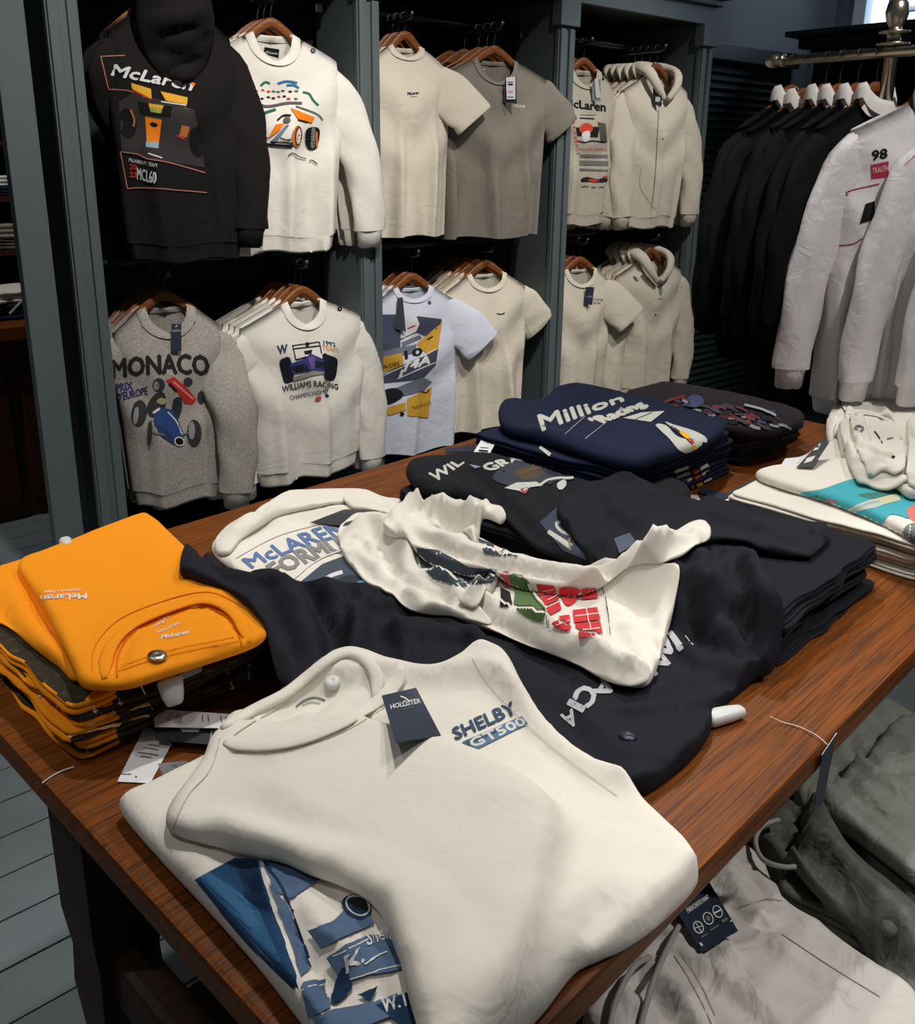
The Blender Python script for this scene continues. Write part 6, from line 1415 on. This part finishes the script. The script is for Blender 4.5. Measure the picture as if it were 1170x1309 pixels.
decal('neck_lettering', r, b1, [(ink(110, 116, 116), ('line', [(378, 904), (388, 896), (402, 892), (416, 896)], 2.2)), (ink(150, 152, 150), ('line', [(386, 902), (398, 898), (410, 900)], 1.4))], gap=1.0)
disc('sensor_pin', b1, 425, 874, 0.011, PLAST, r, 0.006)
rib('collar_rib', r, b1, [(286, 950), (330, 954), (380, 947), (430, 928), (480, 900), (508, 872), (512, 852)], 0.022, 0.006, CREAM)
rib('back_collar', r, b1, [(284, 932), (330, 906), (366, 888), (398, 862), (424, 842), (450, 836), (472, 848), (484, 872), (478, 894)], 0.018, 0.011, CREAM, 0.35)
t = card_on('hang_tag', b1, [(488, 889), (532, 879), (564, 940), (506, 949)], TAGN, r, 0.004)
decal('tag_lettering', r, bvh_of(t), [(PW, ('text', 'HOLLISTER', q4(500, 907, 538, 899, 6), {'bold': 0.015})), (PW, ('line', [(512, 891), (518, 893), (524, 898)], 1.6)), (PW, ('line', [(518, 896), (514, 900)], 1.2)), (PGY, ('text', 'CALIFORNIA', q4(512, 909, 530, 905, 1.6)))], lift=0.0008)
# ---- loose swing tags
def loose(label, quads, cat='price tag'):
    """quads: (name, [(px,py,h)*4], material)"""
    c = np.mean([onz(p[0], p[1], TZ+p[2]) for p in quads[0][1]], axis=0); c[2] = min(TZ+p[2] for q in quads for p in q[1])
    root = thing('price_tag', label, cat, tuple(c)); out = []
    for q in quads:
        out.append(card(q[0], [onz(p[0], p[1], TZ+p[2]) for p in q[1]], q[2], root, bend=q[3] if len(q) > 3 else 0.0))
    return root, out
r, cs = loose('charcoal and white barcode tag pair beside the orange pile', [('printed_card', [(196, 906, .022), (296, 913, .022), (293, 931, .021), (198, 929, .021)], PAPER), ('brand_card', [(198, 926, .016), (292, 930, .016), (272, 952, .012), (200, 946, .012)], TAGB)])
decal('card_print', r, bvh_of(cs[0]), [(PB, ('text', '|||||', q4(224, 924, 232, 925, 12))), (PGY, ('text', 'M 1234', q4(216, 922, 222, 912, 4))), (PGY, ('line', [(259, 914), (259, 923)], 1.4)), (PGY, ('line', [(266, 914), (267, 923)], 1.4)), (PGY, ('line', [(282, 915), (284, 924)], 1.4)), (PGY, ('line', [(289, 916), (290, 924)], 1.4)), (PB, ('ell', 204.5, 917, 1.6, 1.4, 0))], lift=0.0006, dl=0.0001)
decal('card_logo', r, bvh_of(cs[1]), [(PW, ('poly', [(230, 932), (256, 931), (254, 936), (234, 936)])), (PW, ('line', [(271, 934), (269, 946)], 1.0)), (PW, ('line', [(275, 934), (273, 946)], 1.0))], lift=0.0006, dl=0.0001)
r, cs = loose('tilted white care card lying on the wood beside the orange pile', [('printed_card', [(186, 927, .003), (220, 950, .003), (192, 1001, .002), (150, 999, .002)], PAPER)])
decal('card_print', r, bvh_of(cs[0]), [(PGY, ('line', [(190, 952), (204, 954)], 1.2)), (PGY, ('line', [(183, 956), (203, 959)], 1.2)), (PGY, ('line', [(176, 962), (203, 966)], 1.2)), (PGY, ('line', [(180, 967), (194, 969)], 1.2)), (PB, ('ell', 174, 993.5, 2, 1.6, 0)), (PGY, ('line', [(155, 990), (168, 990)], 1))], lift=0.0006, dl=0.0001)
r, cs = loose('curled grey and white price tag by the sleeve of the slate lettered T-shirt', [('printed_card', [(203, 976, .020), (240, 972, .024), (251, 999, .010), (210, 994, .008)], PAPERG, 0.003)])
decal('card_print', r, bvh_of(cs[0]), [(PGY, ('line', [(220, 978), (228, 979)], 1.2)), (PB, ('line', [(232, 978), (238, 980)], 1.2)), (PGY, ('line', [(222, 986), (230, 988)], 1.2)), (PB, ('line', [(236, 988), (243, 990)], 1.2))], lift=0.0006, dl=0.0001)
r, cs = loose('white price tag standing against the faded black pile by the back edge', [('printed_card', [(616, 562, .085), (634, 566, .085), (622, 588, .062), (597, 592, .060)], PAPER, 0.001)])
decal('card_print', r, bvh_of(cs[0]), [(PGY, ('line', [(614, 572), (625, 573)], 1.2)), (PB, ('line', [(612, 576), (624, 577)], 2.2)), (PGY, ('line', [(614, 580), (619, 580)], 1)), (PGY, ('ell', 623, 567, 1, 1, 0))], lift=0.0006, dl=0.0001)
loose('dark striped tag lying on the wood near the back edge of the table', [('brand_card', [(569, 573, .002), (608, 568, .002), (606, 576, .002), (570, 579, .002)], TAGN)])
loose('small white price tag lying between the navy pile and the cream pile', [('printed_card', [(868, 631, .004), (892, 633, .004), (903, 651, .003), (874, 650, .003)], PAPER)])
r, cs = loose('dark navy tag lying beside the cream turquoise pile', [('brand_card', [(896, 622, .004), (932, 632, .004), (930, 641, .004), (892, 629, .004)], TAGN), ('grey_sleeve', [(930, 630, .012), (962, 612, .03), (968, 620, .03), (936, 642, .012)], TAGB)])
r, cs = loose('black hang tag with two white windows leaning on the rolled cream T-shirt', [('brand_card', [(1052, 560, .12), (1060, 566, .12), (1040, 596, .095), (1018, 598, .09)], TAGB)])
decal('card_print', r, bvh_of(cs[0]), [(PW, ('poly', [(1040, 571), (1050, 567), (1046, 575), (1036, 578)])), (PW, ('poly', [(1032, 586), (1043, 583), (1038, 590), (1028, 593)]))], lift=0.001)
loose('white price tag standing at the corner of the cream pile', [('printed_card', [(1004, 586, .095), (1024, 584, .095), (1016, 600, .082), (994, 602, .082)], PAPER)])
# tag hanging off the table edge on a clear thread
root = thing('hanging_tag', 'dark navy swing tag hanging on clear thread over the table edge', 'price tag', tuple(onz(1056, 950, TZ)))
V, F = tube_data(smooth_path([onz(985, 916, TZ+.012), onz(1000, 923, TZ+.003), onz(1022, 929, TZ+.003), onz(1044, 940, TZ+.004), onz(1058, 952, TZ+.002)], 5), 0.0007, 6); mesh_obj('thread', V, F, CLEAR, root, root.location)
e0 = np.array(tw(*L(1056, 950, 0), TZ)); out_ = -np.array([EY[0], EY[1], 0])
ty_e = TY0-0.006
def edgept(px, py, ty=ty_e):
    d = ray(px, py); n3 = np.array([EY[0], EY[1], 0]); return CAMP+d*((ty-CAMP@n3)/(d@n3))
card('swing_card', [edgept(1052, 965), edgept(1070, 938), edgept(1052, 1028), edgept(1040, 1038)], TAGN, root)
card('white_card_edge', [edgept(1051, 965, ty_e+0.002), edgept(1070, 937, ty_e+0.002), edgept(1067, 946, ty_e+0.002), edgept(1052, 972, ty_e+0.002)], PAPER, root)
# thread beside the orange pile
root = thing('clear_thread', 'pale clear thread crossing the table edge beside the orange pile', 'thread', tuple(onz(60, 995, TZ)))
V, F = tube_data(smooth_path([onz(95, 980, TZ+.004), onz(78, 986, TZ+.002), onz(62, 995, TZ+.001), onz(54, 1001, TZ+.0012)], 5), 0.0008, 6); mesh_obj('strand', V, F, CLEAR, root, root.location)
root = thing('clear_loop', 'clear thread loop joining the orange pile to its swing tags', 'thread', tuple(onz(190, 890, TZ+.03)))
V, F = tube_data(smooth_path([onz(178, 873, TZ+.09), onz(183, 882, TZ+.07), onz(192, 902, TZ+.035), onz(200, 912, TZ+.024)], 5), 0.0007, 6); mesh_obj('strand', V, F, CLEAR, root, root.location)
# ================================================================== trousers on the bench
BF = Field(0.2, 2.0, -0.6, 1.0, BZ, edge=(0.52, 1.72, -0.12, 0.66))
def trousers(label, pts, th, m_, cr, seed, h, tent=16, wr=(0.004, 7), ang=None, floor=0.072):
    return cloth('trousers', label, 'trousers', BF, pts, th, m_, th*0.6, floor=floor, creases=cr, h=h, seed=seed, tent=tent, wr=wr, ang=ang, gs=0.009)
def shelfbox(lab, cx, cy, w_, d_, z, th, m_, seed):
    O = rrect(cx, cy, w_, d_, 0.0, 0.03, seed, 0.01); return slab('trousers', lab, 'trousers', BF, O, z, th, m_, 3, 'olive trousers stacked on the bench', seed)
zz = BZ+0.0006
for i, lab in enumerate(('bottom', 'third', 'second')):
    shelfbox('folded dark olive trousers, %s layer of the stack on the low bench' % lab, 1.30+0.01*i, 0.16, 0.56, 0.50, zz, 0.034, OLIVED, 101+i); zz += 0.0348
zz2 = BZ+0.0006
for i, lab in enumerate(('lower', 'upper')):
    shelfbox('folded grey trousers, %s layer under the light grey parachute trousers' % lab, 0.83+0.008*i, 0.14, 0.36, 0.50, zz2, 0.034, OLIVEP, 111+i); zz2 += 0.0348
tro1 = trousers('olive grey nylon trousers folded on the far end of the low bench', [(1015, 1010, .1), (1060, 960, .1), (1110, 905, .1), (1125, 893, .1), (1180, 925, .1), (1260, 980, .1), (1300, 1080, .1), (1240, 1190, .1), (1170, 1130, .1), (1100, 1075, .1), (1050, 1040, .1)], 0.034, OLIVEP,
    [([(1030, 1010), (1100, 1060), (1180, 1130)], 0.012, 0.012), ([(1060, 985), (1110, 1030), (1200, 1080)], -0.010, 0.010), ([(1085, 935), (1115, 975), (1180, 985)], -0.010, 0.010), ([(1075, 965), (1130, 1000), (1220, 1040)], 0.010, 0.014), ([(1110, 915), (1150, 940), (1200, 960)], 0.004, 0.008)], 103, .1)
tro2 = trousers('olive grey trousers with gathered waist and cord in the middle of the bench', [(968, 1062, .08), (1000, 1028, .085), (1030, 1030, .085), (1080, 1075, .085), (1170, 1160, .085), (1250, 1240, .08), (1180, 1290, .075), (1100, 1210, .075), (1040, 1150, .075), (985, 1095, .075)], 0.032, OLIVED,
    [([(975+i*7, 1060-i*6), (990+i*7, 1070-i*5), (1006+i*7, 1084-i*4)], 0.007 if i % 2 else -0.006, 0.005) for i in range(8)]+[([(985, 1050), (1010, 1065), (1040, 1075)], 0.014, 0.010), ([(1000, 1060), (1060, 1120), (1170, 1230)], -0.016, 0.016), ([(1045, 1060), (1110, 1130), (1180, 1200)], 0.016, 0.014), ([(1060, 1045), (1120, 1100), (1190, 1170)], -0.010, 0.010), ([(990, 1080), (1040, 1130), (1120, 1210)], 0.012, 0.012)], 105, .085, wr=(0.005, 9))
tro3, b3 = trousers('light grey parachute trousers with navy tag and drawcord on the bench', [(745, 1290, .06), (790, 1235, .07), (830, 1190, .075), (870, 1145, .08), (910, 1105, .085), (945, 1086, .085), (975, 1105, .085), (1000, 1150, .08), (1080, 1210, .08), (1172, 1275, .08), (1190, 1340, .07), (1120, 1420, .06), (950, 1420, .06), (800, 1380, .06)], 0.040, LGREYP,
    [([(798+i*17, 1236-i*16.5), (812+i*17, 1250-i*16.5), (828+i*17, 1266-i*16.5)], 0.006 if i % 2 else -0.005, 0.0045) for i in range(9)]+[([(845, 1185), (880, 1215), (905, 1240)], 0.010, 0.008), ([(870, 1155), (915, 1200), (945, 1235)], 0.010, 0.009), ([(925, 1100), (950, 1150), (985, 1180)], 0.010, 0.008), ([(938, 1092), (968, 1130), (990, 1165)], -0.008, 0.007), ([(905, 1120), (940, 1165), (1000, 1200)], -0.010, 0.008), ([(870, 1200), (960, 1180), (1010, 1160)], 0.005, 0.008), ([(960, 1180), (1040, 1240), (1140, 1300)], 0.007, 0.016), ([(880, 1240), (960, 1300), (1000, 1360)], -0.010, 0.014), ([(800, 1240), (850, 1290), (900, 1360)], -0.014, 0.014), ([(830, 1215), (880, 1290), (920, 1360)], 0.010, 0.012)], 107, .08, wr=(0.0045, 9))
b1 = bvh_of(b3)
SEAM = ink(166, 161, 154)
decal('seam_stitching', tro3, b1, [(SEAM, ('line', [(862, 1222), (880, 1250), (905, 1300), (920, 1340)], 1.2)), (SEAM, ('line', [(870, 1218), (890, 1248), (915, 1298)], 1.0)), (SEAM, ('line', [(1000, 1195), (1060, 1235), (1125, 1275)], 1.2)), (SEAM, ('line', [(944, 1160), (980, 1150), (1000, 1152)], 1.0))])
t = card_on('hang_tag', b1, [(862, 1160), (905, 1124), (944, 1190), (897, 1216)], TAGN, tro3, 0.004)
bt_ = bvh_of(t)
decal('tag_lettering', tro3, bt_, [(PW, ('text', 'PARACHUTE PANT', [(880, 1168), (907, 1149), (905, 1144), (877, 1162)], {'bold': 0.015})), (PGY, ('text', 'HOLLISTER FEEL GOOD', [(876, 1153), (897, 1140), (896, 1137), (874, 1150)])),
    (PW, ('ring', 893, 1186, 6.5, 8.5, -0.45, 1.4)), (PW, ('line', [(889, 1179), (897, 1193)], 1)), (PW, ('line', [(887, 1188), (899, 1184)], 1)), (PW, ('ring', 905.5, 1175, 6.5, 8.5, -0.45, 1.3)), (PGY, ('ell', 905.5, 1175, 3, 4.5, -0.45)), (PW, ('ring', 917.5, 1166.5, 6, 8.5, -0.45, 1.3)), (PW, ('line', [(913, 1169), (922, 1164)], 2)),
    (PGY, ('line', [(896, 1200), (904, 1195)], 2)), (PGY, ('line', [(908, 1191), (919, 1184)], 2)), (PGY, ('line', [(923, 1180), (930, 1176)], 4)), (PW, ('line', [(934, 1180), (937, 1177), (938, 1174)], 1.6)), (PW, ('line', [(895, 1207), (898, 1211)], 3))], lift=0.0008)
def cordp(pts, m_, root, rad=0.0035, nm='drawcord'):
    V, F = tube_data(smooth_path([onz(p[0], p[1], BZ+p[2]) for p in pts], 6), rad, 8); return mesh_obj(nm, V, F, m_, root, root.location)
cordp([(868, 1184, .125), (852, 1215, .130), (835, 1255, .128), (822, 1300, .12), (812, 1340, .11)], CORD, tro3)
cordp([(830, 1224, .118), (812, 1235, .135), (795, 1262, .135), (783, 1295, .125), (776, 1340, .115)], CORD, tro3)
cordp([(996, 1048, .125), (975, 1056, .13), (966, 1075, .13), (975, 1098, .13), (1000, 1108, .13), (1026, 1107, .125)], CORD, tro2[0], 0.0035)
h_ = cast(bvh_of(tro2[1]), 1135, 1195)
if h_:
    V, F = lathe_data([(0.001, 0), (0.008, 0.002), (0.011, 0.008), (0.009, 0.015), (0.001, 0.018)], h_[0].x, h_[0].y, 14)
    mesh_obj('cord_toggle', [(a, b_, c+h_[0].z) for a, b_, c in V], F, OLIVED, tro2[0], tro2[0].location)
# ================================================================== folded knits in the far room
def pile(lab, x, y, z, w_, d_, th, m_, seed, cat='sweater'):
    rs = np.random.RandomState(seed); c, s = math.cos(TD), math.sin(TD)
    P0 = np.array([x, y]); O = rrect(float(P0@EX), float(P0@EY), w_, d_, -TD, 0.03, seed, 0.01)
    return slab('folded_sweater', lab, cat, Field(0, .1, 0, .1, 0) if False else TFAR, O, z, th, m_, 3, None, seed)
class _N:
    def cells(s, lo, hi): return np.zeros((0, 2)), np.zeros((0, 2), int)
    H = np.zeros((1, 1))
TFAR = _N()
KN = mat('beige_knit', (168, 160, 144), 0.95, 'heather', (140, 132, 118)); KG = mat('grey_knit', (110, 106, 98), 0.95, 'heather', (84, 82, 76))
pile('folded dark navy knit under the white one on the back counter', 1.18, 4.36, 0.8606, 0.36, 0.30, 0.07, NAVY, 201)
pile('folded white knit with navy sleeve on the back counter', 1.17, 4.36, 0.932, 0.34, 0.28, 0.05, WHITE, 202)
pile('folded dark grey knit on the lower shelf beyond the jamb', 1.30, 4.92, 1.1056, 0.36, 0.30, 0.05, KG, 203)
pile('folded beige knit on the lower shelf beyond the jamb', 1.30, 4.92, 1.157, 0.36, 0.30, 0.07, KN, 204)
pile('folded navy knit on the middle shelf beyond the jamb', 1.33, 4.92, 1.3556, 0.36, 0.30, 0.04, NAVY, 205)
pile('folded pale knit on the middle shelf beyond the jamb', 1.33, 4.92, 1.397, 0.36, 0.30, 0.05, WHITE, 206)
root = thing('white_marker_tag', 'white strip tag lying against the navy knit on the back counter', 'price tag', tuple(ony(20, 387, 4.2)))
card('strip', [ony(11, 400, 4.19), ony(13, 402, 4.19), ony(29, 385, 4.19), ony(27, 383, 4.19)], PAPER, root)
spot('track_or_fill_spot', (0.2, 3.6, 3.3), (1.2, 4.6, 1.0), 45, 60, 0.8)
